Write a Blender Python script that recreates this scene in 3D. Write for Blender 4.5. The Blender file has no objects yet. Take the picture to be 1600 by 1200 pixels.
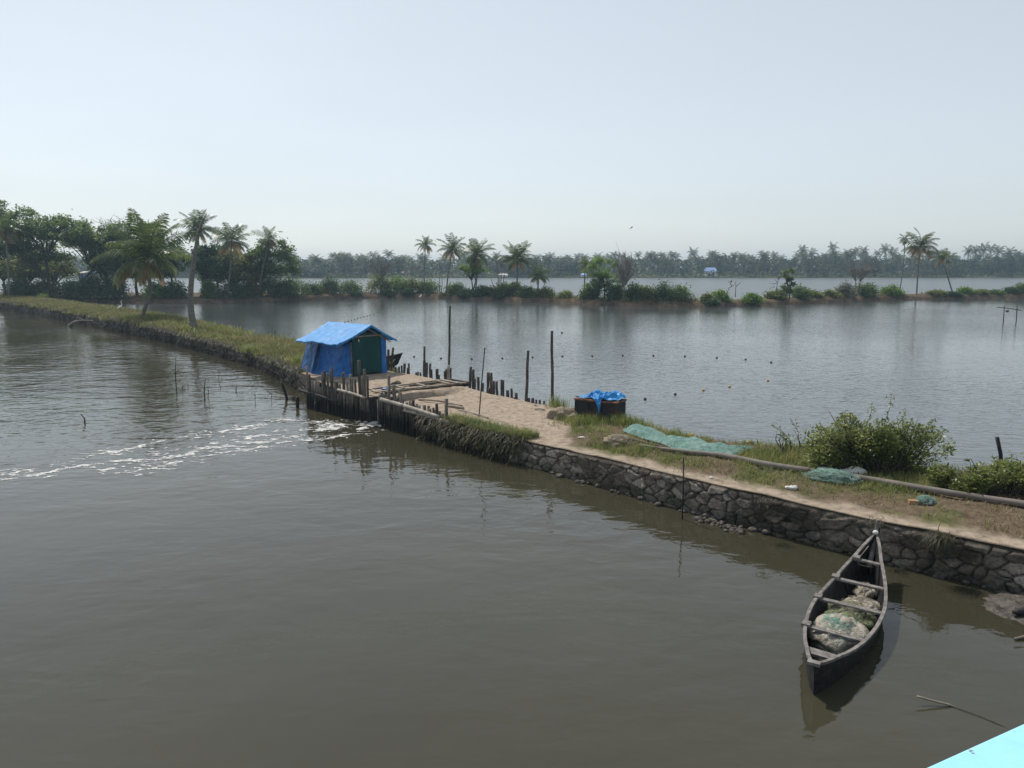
import bpy, math, random
import numpy as np
from mathutils import Vector, noise as mnoise
R = math.radians
# ------------------------------------------------------------------ camera, sky, sun, exposure
scene = bpy.context.scene
F_PX, H_CAM, PITCH = 1200.0, 6.0, R(8.76)        # focal length in px of a 1600-wide frame, height over water, tilt
cam_d = bpy.data.cameras.new('camera'); cam = bpy.data.objects.new('camera', cam_d)
scene.collection.objects.link(cam); scene.camera = cam
cam_d.sensor_fit = 'HORIZONTAL'; cam_d.sensor_width = 36.0; cam_d.lens = 36.0 * F_PX / 1600
cam_d.clip_start = 0.05; cam_d.clip_end = 8000
cam.location = (0, 0, H_CAM); cam.rotation_euler = (math.pi / 2 - PITCH, 0, 0)
SUN_EL, SUN_AZ = R(57), R(-34)                   # azimuth from +Y, clockwise positive
world = bpy.data.worlds.new('World'); scene.world = world; world.use_nodes = True
wn, wl = world.node_tree.nodes, world.node_tree.links; wn.clear()
sky = wn.new('ShaderNodeTexSky'); sky.sky_type = 'NISHITA'; sky.sun_disc = False
sky.sun_elevation = SUN_EL; sky.sun_rotation = SUN_AZ
sky.altitude = 0; sky.air_density = 1.0; sky.dust_density = 1.0; sky.ozone_density = 1.2
hsv = wn.new('ShaderNodeHueSaturation'); hsv.inputs['Saturation'].default_value = 0.42
bg = wn.new('ShaderNodeBackground'); bg.inputs['Strength'].default_value = 0.138
wo = wn.new('ShaderNodeOutputWorld')
wl.new(sky.outputs[0], hsv.inputs['Color']); tint = wn.new('ShaderNodeMix'); tint.data_type = 'RGBA'; tint.blend_type = 'MULTIPLY'; tint.inputs[0].default_value = 1.0; tint.inputs[7].default_value = (0.98, 1.0, 1.0, 1)
veil = wn.new('ShaderNodeMix'); veil.data_type = 'RGBA'; veil.inputs[0].default_value = 0.42; veil.inputs[7].default_value = (4.6, 5.2, 5.7, 1)   # even white-grey haze over the whole sky
wl.new(hsv.outputs[0], tint.inputs[6]); wt = wn.new('ShaderNodeTexCoord'); wz = wn.new('ShaderNodeTexNoise'); wz.inputs['Scale'].default_value = 2.2; wz.inputs['Detail'].default_value = 4; wmp = wn.new('ShaderNodeMapping'); wmp.inputs['Scale'].default_value = (1, 1, 3.5)
wl.new(wt.outputs['Generated'], wmp.inputs['Vector']); wl.new(wmp.outputs[0], wz.inputs['Vector']); wr = wn.new('ShaderNodeMapRange'); wr.inputs[1].default_value = 0.3; wr.inputs[2].default_value = 0.7; wr.inputs[3].default_value = 0.34; wr.inputs[4].default_value = 0.52
wl.new(wz.outputs['Fac'], wr.inputs[0]); wl.new(wr.outputs[0], veil.inputs[0]); wl.new(tint.outputs[2], veil.inputs[6]); wl.new(veil.outputs[2], bg.inputs['Color']); wl.new(bg.outputs[0], wo.inputs['Surface'])
sun_d = bpy.data.lights.new('sun', 'SUN'); sun_d.energy = 3.8; sun_d.angle = R(0.6); sun_d.color = (1.0, 0.94, 0.85)
sun = bpy.data.objects.new('sun', sun_d); scene.collection.objects.link(sun)
sv = Vector((math.sin(SUN_AZ) * math.cos(SUN_EL), math.cos(SUN_AZ) * math.cos(SUN_EL), math.sin(SUN_EL)))
sun.rotation_euler = sv.to_track_quat('Z', 'Y').to_euler(); sun.location = (0, 0, 60)
scene.view_settings.view_transform = 'Standard'; scene.view_settings.look = 'None'
scene.view_settings.exposure = 0.0; scene.view_settings.gamma = 1.0
scene.render.engine = 'CYCLES'

# ------------------------------------------------------------------ measuring helpers (survey of the place)
cP, sP = math.cos(PITCH), math.sin(PITCH)
def P(u, v, z=0.0):
    """ground survey: the point at height z seen at u,v"""
    th = math.atan((v - 600) / F_PX) + PITCH
    y = (H_CAM - z) / math.tan(th)
    return Vector(((u - 800) / F_PX * (y * cP + (H_CAM - z) * sP), y, z))
def atY(u, v, y):
    th = math.atan((v - 600) / F_PX) + PITCH
    z = H_CAM - y * math.tan(th)
    return Vector(((u - 800) / F_PX * (y * cP + (H_CAM - z) * sP), y, z))
def h01(ix, iy, seed):
    n = (ix.astype(np.int64) * 374761393 + iy.astype(np.int64) * 668265263 + seed * 1442695041) & 0x7fffffff
    n = ((n ^ (n >> 13)) * 1274126177) & 0x7fffffff
    return ((n ^ (n >> 16)) & 0xffff) / 65535.0
def vn(x, y, seed=0):
    x = np.asarray(x, float); y = np.asarray(y, float)
    ix, iy = np.floor(x), np.floor(y); fx, fy = x - ix, y - iy
    fx = fx * fx * (3 - 2 * fx); fy = fy * fy * (3 - 2 * fy)
    a, b = h01(ix, iy, seed), h01(ix + 1, iy, seed); c, d = h01(ix, iy + 1, seed), h01(ix + 1, iy + 1, seed)
    return (a * (1 - fx) + b * fx) * (1 - fy) + (c * (1 - fx) + d * fx) * fy
def fbm(x, y, seed=0, o=4):
    s, a, t = 0, 1.0, 0
    for k in range(o):
        s = s + a * vn(x * 2 ** k + 17.3 * k, y * 2 ** k + 9.1 * k, seed + k); t += a; a *= .5
    return s / t
def sst(a, b, x):
    t = np.clip((np.asarray(x, float) - a) / (b - a), 0, 1); return t * t * (3 - 2 * t)

# ------------------------------------------------------------------ materials
def new_mat(name):
    m = bpy.data.materials.new(name); m.use_nodes = True
    n = m.node_tree.nodes; n.clear()
    return m, n, m.node_tree.links
def ramp(n, cols, pos=None):
    r = n.new('ShaderNodeValToRGB'); e = r.color_ramp.elements
    pos = pos or [i / (len(cols) - 1) for i in range(len(cols))]
    while len(e) < len(cols): e.new(0.5)
    for i, c in enumerate(cols):
        e[i].position = pos[i]; e[i].color = (*c, 1)
    return r
def noise_mat(name, cols, scale=3.0, rough=0.8, bump=0.0, bscale=None, stretch=(1, 1, 1), pos=None, spec=0.3, detail=6, bdist=0.02, attr=None, alpha=1.0):
    m, n, l = new_mat(name)
    tc = n.new('ShaderNodeTexCoord'); mp = n.new('ShaderNodeMapping'); mp.inputs['Scale'].default_value = stretch
    l.new(tc.outputs['Object'], mp.inputs['Vector'])
    nz = n.new('ShaderNodeTexNoise'); nz.inputs['Scale'].default_value = scale; nz.inputs['Detail'].default_value = detail; nz.inputs['Roughness'].default_value = 0.62
    l.new(mp.outputs[0], nz.inputs['Vector'])
    r = ramp(n, cols, pos or [0.3 + 0.4 * i / (len(cols) - 1) for i in range(len(cols))]); l.new(nz.outputs['Fac'], r.inputs[0])
    b = n.new('ShaderNodeBsdfPrincipled'); b.inputs['Roughness'].default_value = rough; b.inputs['Specular IOR Level'].default_value = spec
    col = r.outputs[0]
    if attr:
        a = n.new('ShaderNodeAttribute'); a.attribute_name = attr
        mx = n.new('ShaderNodeMix'); mx.data_type = 'RGBA'; mx.blend_type = 'MULTIPLY'; mx.inputs[0].default_value = 1.0
        l.new(r.outputs[0], mx.inputs[6]); l.new(a.outputs['Color'], mx.inputs[7]); col = mx.outputs[2]
    l.new(col, b.inputs['Base Color'])
    if bump:
        nb = n.new('ShaderNodeTexNoise'); nb.inputs['Scale'].default_value = bscale or scale * 4; nb.inputs['Detail'].default_value = 5
        l.new(mp.outputs[0], nb.inputs['Vector'])
        bp = n.new('ShaderNodeBump'); bp.inputs['Strength'].default_value = bump; bp.inputs['Distance'].default_value = bdist
        l.new(nb.outputs['Fac'], bp.inputs['Height']); l.new(bp.outputs[0], b.inputs['Normal'])
    b.inputs['Alpha'].default_value = alpha
    o = n.new('ShaderNodeOutputMaterial'); l.new(b.outputs[0], o.inputs['Surface'])
    return m
def leaf_mat(name, cols, trans=0.4, tcol=None, rough=0.5, nscale=0.6):
    m, n, l = new_mat(name)
    g = n.new('ShaderNodeNewGeometry'); tc = n.new('ShaderNodeTexCoord')
    nz = n.new('ShaderNodeTexNoise'); nz.inputs['Scale'].default_value = nscale; nz.inputs['Detail'].default_value = 3
    l.new(tc.outputs['Object'], nz.inputs['Vector'])
    ad = n.new('ShaderNodeMath'); ad.operation = 'MULTIPLY_ADD'; ad.inputs[1].default_value = 0.55; ad.use_clamp = True
    sb = n.new('ShaderNodeMath'); sb.operation = 'MULTIPLY_ADD'; sb.inputs[1].default_value = 1.3; sb.inputs[2].default_value = -0.42
    l.new(nz.outputs['Fac'], sb.inputs[0]); l.new(g.outputs['Random Per Island'], ad.inputs[0]); l.new(sb.outputs[0], ad.inputs[2])
    r = ramp(n, cols); l.new(ad.outputs[0], r.inputs[0])
    b = n.new('ShaderNodeBsdfPrincipled'); b.inputs['Roughness'].default_value = rough; b.inputs['Specular IOR Level'].default_value = 0.35
    l.new(r.outputs[0], b.inputs['Base Color'])
    t = n.new('ShaderNodeBsdfTranslucent')
    hs = n.new('ShaderNodeHueSaturation'); hs.inputs['Value'].default_value = 2.1; hs.inputs['Hue'].default_value = 0.485
    l.new(r.outputs[0], hs.inputs['Color']); l.new(hs.outputs[0], t.inputs['Color'])
    mx = n.new('ShaderNodeMixShader'); mx.inputs[0].default_value = trans
    l.new(b.outputs[0], mx.inputs[1]); l.new(t.outputs[0], mx.inputs[2])
    o = n.new('ShaderNodeOutputMaterial'); l.new(mx.outputs[0], o.inputs['Surface'])
    return m
def water_mat(name, body, waves, rough=0.03, patch=None):
    """waves: list of (scale, (sx,sy), height)"""
    m, n, l = new_mat(name)
    tc = n.new('ShaderNodeTexCoord')
    tot = None
    for i, (sc, st, hgt, rz) in enumerate(waves):
        mp = n.new('ShaderNodeMapping'); mp.inputs['Scale'].default_value = (st[0], st[1], 1); mp.inputs['Rotation'].default_value = (0, 0, R(rz))
        mp.inputs['Location'].default_value = (i * 13.7, i * 5.1, 0)
        l.new(tc.outputs['Object'], mp.inputs['Vector'])
        nz = n.new('ShaderNodeTexNoise'); nz.inputs['Scale'].default_value = sc; nz.inputs['Detail'].default_value = 2.5; nz.inputs['Roughness'].default_value = 0.45
        nz.inputs['Distortion'].default_value = 0.4
        l.new(mp.outputs[0], nz.inputs['Vector'])
        mu = n.new('ShaderNodeMath'); mu.operation = 'MULTIPLY'; mu.inputs[1].default_value = hgt
        l.new(nz.outputs['Fac'], mu.inputs[0])
        if tot is None: tot = mu.outputs[0]
        else:
            ad = n.new('ShaderNodeMath'); ad.operation = 'ADD'; l.new(tot, ad.inputs[0]); l.new(mu.outputs[0], ad.inputs[1]); tot = ad.outputs[0]
    if patch:
        # calmer and rougher patches of wind ripple, and livelier water farther along the canal
        np_ = n.new('ShaderNodeTexNoise'); np_.inputs['Scale'].default_value = patch[0]; np_.inputs['Detail'].default_value = 2
        l.new(tc.outputs['Object'], np_.inputs['Vector'])
        mr = n.new('ShaderNodeMapRange'); mr.inputs[1].default_value = 0.35; mr.inputs[2].default_value = 0.65; mr.inputs[3].default_value = patch[1]; mr.inputs[4].default_value = patch[2]
        l.new(np_.outputs['Fac'], mr.inputs[0]); fac = mr.outputs[0]
        if len(patch) > 3:
            sx = n.new('ShaderNodeSeparateXYZ'); l.new(tc.outputs['Object'], sx.inputs[0])
            m2 = n.new('ShaderNodeMapRange'); m2.inputs[1].default_value = 14; m2.inputs[2].default_value = 36; m2.inputs[3].default_value = patch[3]; m2.inputs[4].default_value = patch[4]
            l.new(sx.outputs['Y'], m2.inputs[0])
            mm = n.new('ShaderNodeMath'); mm.operation = 'MULTIPLY'; l.new(fac, mm.inputs[0]); l.new(m2.outputs[0], mm.inputs[1]); fac = mm.outputs[0]
        mu = n.new('ShaderNodeMath'); mu.operation = 'MULTIPLY'; l.new(tot, mu.inputs[0]); l.new(fac, mu.inputs[1]); tot = mu.outputs[0]
    bp = n.new('ShaderNodeBump'); bp.inputs['Strength'].default_value = 1.0; bp.inputs['Distance'].default_value = 1.0
    l.new(tot, bp.inputs['Height'])
    nc = n.new('ShaderNodeTexNoise'); nc.inputs['Scale'].default_value = 0.12; nc.inputs['Detail'].default_value = 4
    l.new(tc.outputs['Object'], nc.inputs['Vector'])
    r = ramp(n, [tuple(c * 0.88 for c in body), tuple(c * 1.12 for c in body)], [0.35, 0.65]); l.new(nc.outputs['Fac'], r.inputs[0])
    b = n.new('ShaderNodeBsdfPrincipled'); b.inputs['Roughness'].default_value = rough; b.inputs['IOR'].default_value = 1.40
    l.new(r.outputs[0], b.inputs['Base Color']); l.new(bp.outputs[0], b.inputs['Normal'])
    o = n.new('ShaderNodeOutputMaterial'); l.new(b.outputs[0], o.inputs['Surface'])
    return m

M = {}
M['canal'] = water_mat('canal_water', (0.043, 0.040, 0.025), [(0.75, (0.9, 1.25), 0.032, 12), (1.9, (0.85, 1.3), 0.016, -14), (5.5, (0.9, 1.4), 0.0034, 20)], 0.010, (0.09, 0.4, 1.4, 0.62, 1.8))
M['pond'] = water_mat('pond_water', (0.062, 0.070, 0.070), [(1.1, (0.85, 1.4), 0.030, -10), (2.7, (0.85, 1.5), 0.024, 14), (6.5, (.9, 1.5), 0.005, -5)], 0.03, (0.03, 0.5, 1.35))
M['lagoon'] = water_mat('lagoon_water', (0.075, 0.085, 0.085), [(0.8, (0.8, 1.6), 0.12, 5), (2.4, (0.9, 1.7), 0.06, 14)], 0.32)
M['ground'] = noise_mat('bund_soil', [(0.55, 0.53, 0.5), (0.95, 0.95, 0.95), (1.2, 1.18, 1.12)], 5, 0.95, 1.0, 24, attr='Col', bdist=0.03, spec=0.1)
M['bank'] = noise_mat('bank_soil', [(0.05, 0.038, 0.028), (0.11, 0.08, 0.055), (0.17, 0.125, 0.085)], 0.9, 0.95, 0.8, 3, bdist=0.2, spec=0.1)
M['land'] = noise_mat('far_land', [(0.06, 0.075, 0.03), (0.12, 0.11, 0.05)], 0.05, 0.95, spec=0.1)
M['stone'] = noise_mat('wall_stone', [(0.45, 0.43, 0.42), (0.85, 0.83, 0.8), (1.25, 1.2, 1.12)], 14, 0.9, 0.9, 45, attr='Col', bdist=0.03, spec=0.2)
M['mud'] = noise_mat('wet_mud', [(0.03, 0.026, 0.022), (0.075, 0.065, 0.055), (0.13, 0.115, 0.095)], 7, 0.55, 1.0, 16, bdist=0.05)
M['foam'] = noise_mat('foam', [(0.30, 0.30, 0.29), (0.58, 0.58, 0.57), (0.70, 0.70, 0.69)], 7, 0.8, 0.5, 30, alpha=0.92)
M['grass'] = leaf_mat('green_grass', [(0.0375, 0.0625, 0.0150), (0.0938, 0.1313, 0.0312), (0.1875, 0.2125, 0.0625), (0.3250, 0.2750, 0.1250)], 0.3, nscale=1.2)
M['drygrass'] = leaf_mat('dry_grass', [(0.06, 0.05, 0.03), (0.16, 0.13, 0.07), (0.30, 0.24, 0.13)], 0.25, nscale=1.4)
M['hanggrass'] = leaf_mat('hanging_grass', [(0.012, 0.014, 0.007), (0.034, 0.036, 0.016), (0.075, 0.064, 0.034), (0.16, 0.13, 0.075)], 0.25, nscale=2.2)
M['olivegrass'] = leaf_mat('olive_grass', [(0.035, 0.055, 0.014), (0.085, 0.10, 0.028), (0.15, 0.135, 0.05), (0.26, 0.20, 0.095)], 0.3, nscale=0.6)
M['leaf'] = leaf_mat('tree_leaf', [(0.0326, 0.0599, 0.0199), (0.0725, 0.1196, 0.0363), (0.1359, 0.1903, 0.0580)], 0.5, nscale=0.5)
M['leafdark'] = leaf_mat('dark_leaf', [(0.0227, 0.0473, 0.0227), (0.0491, 0.0945, 0.0378), (0.0850, 0.1418, 0.0529)], 0.42, nscale=0.5)
M['leafolive'] = leaf_mat('olive_leaf', [(0.0483, 0.0644, 0.0193), (0.1046, 0.1288, 0.0386), (0.1932, 0.2012, 0.0725)], 0.5, nscale=0.5)
M['leafbright'] = leaf_mat('bright_leaf', [(0.0405, 0.0783, 0.0162), (0.0945, 0.1688, 0.0338), (0.1620, 0.2362, 0.0607)], 0.5, nscale=0.5)
M['leafshrub'] = leaf_mat('shrub_leaf', [(0.04, 0.055, 0.015), (0.115, 0.145, 0.04), (0.23, 0.255, 0.10)], 0.48, rough=0.36, nscale=1.3)
M['leafpale'] = leaf_mat('pale_leaf', [(0.06, 0.07, 0.04), (0.12, 0.13, 0.08), (0.3, 0.29, 0.24)], 0.25, nscale=0.6)
M['palm'] = leaf_mat('palm_frond', [(0.022, 0.042, 0.013), (0.058, 0.09, 0.027), (0.13, 0.155, 0.055)], 0.32, rough=0.36, nscale=0.8)
M['palmdry'] = leaf_mat('dry_frond', [(0.1100, 0.0825, 0.0330), (0.2200, 0.1650, 0.0715), (0.3300, 0.2530, 0.1210)], 0.3, nscale=0.8)
M['fargreen'] = leaf_mat('far_leaf', [(0.0220, 0.0340, 0.0160), (0.0500, 0.0680, 0.0300), (0.0900, 0.1000, 0.0480)], 0.35, nscale=0.12)
M['bark'] = noise_mat('palm_bark', [(0.09, 0.08, 0.07), (0.17, 0.155, 0.135), (0.25, 0.23, 0.2)], 3, 0.9, 0.8, 9, stretch=(1, 1, 4), bdist=0.05)
M['barkdark'] = noise_mat('tree_bark', [(0.035, 0.03, 0.026), (0.075, 0.064, 0.054)], 2, 0.9, 0.7, 8, bdist=0.05)
M['deadwood'] = noise_mat('bleached_wood', [(0.13, 0.11, 0.095), (0.24, 0.21, 0.19)], 2, 0.9)
M['post'] = noise_mat('weathered_post', [(0.028, 0.024, 0.021), (0.075, 0.064, 0.055), (0.15, 0.13, 0.11)], 5, 0.85, 0.6, 20, stretch=(3, 3, 0.7))
M['postwet'] = noise_mat('dark_wet_post', [(0.010, 0.0095, 0.009), (0.03, 0.027, 0.024), (0.085, 0.077, 0.067)], 5, 0.7, 0.6, 20, stretch=(4, 4, 0.5))
def tide(name, dry, wet, z0, z1):
    m = noise_mat(name, dry, 5, 0.8, 0.6, 20, stretch=(4, 4, .6)); n, l = m.node_tree.nodes, m.node_tree.links
    b = [q for q in n if q.type == 'BSDF_PRINCIPLED'][0]; src = b.inputs['Base Color'].links[0].from_socket
    tc = n.new('ShaderNodeTexCoord'); sx = n.new('ShaderNodeSeparateXYZ'); l.new(tc.outputs['Object'], sx.inputs[0])
    nz = n.new('ShaderNodeTexNoise'); nz.inputs['Scale'].default_value = 9; l.new(tc.outputs['Object'], nz.inputs['Vector'])
    ad = n.new('ShaderNodeMath'); ad.operation = 'MULTIPLY_ADD'; ad.inputs[1].default_value = 0.5; l.new(nz.outputs['Fac'], ad.inputs[0]); l.new(sx.outputs['Z'], ad.inputs[2])
    mr = n.new('ShaderNodeMapRange'); mr.inputs[1].default_value = z0 + .25; mr.inputs[2].default_value = z1 + .25; l.new(ad.outputs[0], mr.inputs[0])
    oi = n.new('ShaderNodeObjectInfo'); om = n.new('ShaderNodeMapRange'); om.inputs[3].default_value = 0.45; om.inputs[4].default_value = 1.75; l.new(oi.outputs['Random'], om.inputs[0])
    vs = n.new('ShaderNodeVectorMath'); vs.operation = 'SCALE'; l.new(src, vs.inputs[0]); l.new(om.outputs[0], vs.inputs['Scale']); src = vs.outputs[0]
    mx = n.new('ShaderNodeMix'); mx.data_type = 'RGBA'; l.new(mr.outputs[0], mx.inputs[0]); mx.inputs[6].default_value = (*wet, 1); l.new(src, mx.inputs[7]); l.new(mx.outputs[2], b.inputs['Base Color']); return m
M['fencepost'] = tide('palisade_post', [(0.04, 0.034, 0.029), (0.11, 0.095, 0.08), (0.21, 0.185, 0.155)], (0.013, 0.0115, 0.010), 0.38, 0.85)
M['bamboo'] = noise_mat('pale_bamboo', [(0.13, 0.115, 0.095), (0.30, 0.27, 0.23), (0.42, 0.38, 0.33)], 4, 0.7, 0.4, 20)
M['plank'] = noise_mat('weathered_plank', [(0.12, 0.10, 0.08), (0.26, 0.22, 0.175), (0.36, 0.31, 0.25)], 4, 0.85, 0.6, 18, stretch=(1, 1, 1))
M['black'] = noise_mat('tarred_wood', [(0.006, 0.006, 0.007), (0.016, 0.016, 0.017), (0.04, 0.038, 0.037)], 7, 0.62, 0.5, 24, stretch=(1, 1, 2))
M['greywood'] = noise_mat('grey_wood', [(0.085, 0.075, 0.07), (0.165, 0.15, 0.14), (0.27, 0.25, 0.235)], 9, 0.8, 0.6, 30)
M['hullin'] = noise_mat('hull_inside', [(0.010, 0.010, 0.011), (0.022, 0.021, 0.022), (0.05, 0.047, 0.046)], 6, 0.7, 0.5, 20)
M['netbeige'] = noise_mat('beige_net', [(0.13, 0.115, 0.09), (0.34, 0.30, 0.25), (0.50, 0.455, 0.39)], 6, 0.9, 1.0, 26, bdist=0.04)
M['netgreen'] = noise_mat('green_net', [(0.05, 0.07, 0.035), (0.15, 0.17, 0.09), (0.26, 0.27, 0.16)], 9, 0.9, 1.0, 30, bdist=0.04)
M['netteal'] = noise_mat('teal_net', [(0.07, 0.12, 0.105), (0.17, 0.24, 0.21), (0.30, 0.36, 0.32)], 9, 0.85, 1.0, 36, bdist=0.05, alpha=0.72)
M['netteal_thin'] = noise_mat('thin_teal_net', [(0.08, 0.18, 0.165), (0.18, 0.32, 0.29), (0.34, 0.46, 0.41)], 4, 0.85, 1.0, 30, stretch=(1, 2.2, 1), bdist=0.05, alpha=0.88)
M['thread_teal'] = noise_mat('teal_thread', [(0.15, 0.31, 0.26), (0.36, 0.50, 0.43)], 9, 0.8)
M['thread_beige'] = noise_mat('beige_thread', [(0.22, 0.19, 0.14), (0.42, 0.37, 0.3)], 9, 0.8)
M['tarp'] = noise_mat('blue_tarp', [(0.008, 0.17, 0.46), (0.013, 0.22, 0.54), (0.035, 0.29, 0.62)], 3.5, 0.42, 0.7, 14, spec=0.3, bdist=0.05)
M['tarpwall'] = noise_mat('shaded_blue_tarp', [(0.005, 0.09, 0.34), (0.008, 0.13, 0.45), (0.018, 0.18, 0.52)], 2.5, 0.45, 0.6, 6, spec=0.4, bdist=0.06)  # darker copy of the roof tarp, the walls' shade put into the colour
M['tarpold'] = noise_mat('faded_blue_tarp', [(0.012, 0.07, 0.20), (0.025, 0.115, 0.30), (0.05, 0.16, 0.36)], 2.5, 0.45, 0.6, 7, spec=0.5, bdist=0.05)
M['curtain'] = noise_mat('green_curtain', [(0.004, 0.044, 0.044), (0.008, 0.062, 0.060)], 2, 0.8, 0.4, 5, bdist=0.05)
M['rust'] = noise_mat('rusty_steel', [(0.012, 0.014, 0.017), (0.022, 0.025, 0.03), (0.075, 0.032, 0.018), (0.16, 0.07, 0.04)], 2.2, 0.7, 0.4, 25, pos=[0.3, 0.5, 0.6, 0.74])
M['rusttop'] = noise_mat('rusty_lid', [(0.05, 0.025, 0.018), (0.17, 0.08, 0.05), (0.30, 0.18, 0.12)], 4, 0.8, 0.4, 25)
M['white'] = noise_mat('white_plastic', [(0.5, 0.49, 0.46), (0.72, 0.71, 0.69)], 6, 0.6, 0.4, 12)
M['brick'] = noise_mat('clay_brick', [(0.3, 0.16, 0.09), (0.45, 0.27, 0.16)], 9, 0.9)
M['feather'] = noise_mat('white_feather', [(0.68, 0.67, 0.63), (0.82, 0.81, 0.78)], 9, 0.8)
M['blackfeather'] = noise_mat('black_feather', [(0.008, 0.008, 0.009), (0.02, 0.02, 0.022)], 9, 0.7)
M['beak'] = noise_mat('yellow_beak', [(0.4, 0.26, 0.04), (0.5, 0.34, 0.08)], 5, 0.6)
M['floatyellow'] = noise_mat('yellow_float', [(0.45, 0.28, 0.06), (0.62, 0.42, 0.12)], 8, 0.6)
M['floatdark'] = noise_mat('dark_float', [(0.02, 0.018, 0.016), (0.05, 0.04, 0.035)], 8, 0.6)
M['floatwhite'] = noise_mat('white_float', [(0.45, 0.44, 0.42), (0.6, 0.59, 0.56)], 8, 0.6)
M['parapet'] = noise_mat('cyan_paint', [(0.27, 0.59, 0.77), (0.30, 0.64, 0.82), (0.32, 0.66, 0.84)], 9, 0.75, 0.3, 60, bdist=0.004)
M['chip'] = noise_mat('bare_concrete', [(0.3, 0.27, 0.26), (0.42, 0.38, 0.36)], 90, 0.9)
M['concrete'] = noise_mat('concrete', [(0.25, 0.24, 0.22), (0.38, 0.36, 0.33)], 2, 0.9, 0.4, 20)
M['wallpaint'] = noise_mat('pale_house_wall', [(0.5, 0.48, 0.44), (0.62, 0.6, 0.56)], 0.6, 0.9)
M['roofblue'] = noise_mat('blue_sheet_roof', [(0.18, 0.27, 0.5), (0.25, 0.36, 0.6)], 0.6, 0.6)
M['roofred'] = noise_mat('tile_roof', [(0.2, 0.1, 0.07), (0.3, 0.17, 0.12)], 0.6, 0.9)
M['dark'] = noise_mat('dark_opening', [(0.008, 0.008, 0.008), (0.02, 0.019, 0.018)], 3, 0.9)
M['straw'] = noise_mat('straw_heap', [(0.2, 0.16, 0.11), (0.34, 0.28, 0.20)], 12, 0.95, 1.0, 40, bdist=0.04)
M['rope'] = noise_mat('rope', [(0.05, 0.045, 0.04), (0.12, 0.11, 0.1)], 12, 0.9)

_n, _l = M['foam'].node_tree.nodes, M['foam'].node_tree.links        # froth thins out in places
_t = _n.new('ShaderNodeTexCoord'); _z = _n.new('ShaderNodeTexNoise'); _z.inputs['Scale'].default_value = 5; _z.inputs['Detail'].default_value = 6; _l.new(_t.outputs['Object'], _z.inputs['Vector'])
_m = _n.new('ShaderNodeMapRange'); _m.inputs[1].default_value = .35; _m.inputs[2].default_value = .58; _m.inputs[3].default_value = .25; _m.inputs[4].default_value = 1.0; _l.new(_z.outputs['Fac'], _m.inputs[0])
_l.new(_m.outputs[0], [q for q in _n if q.type == 'BSDF_PRINCIPLED'][0].inputs['Alpha'])
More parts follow.
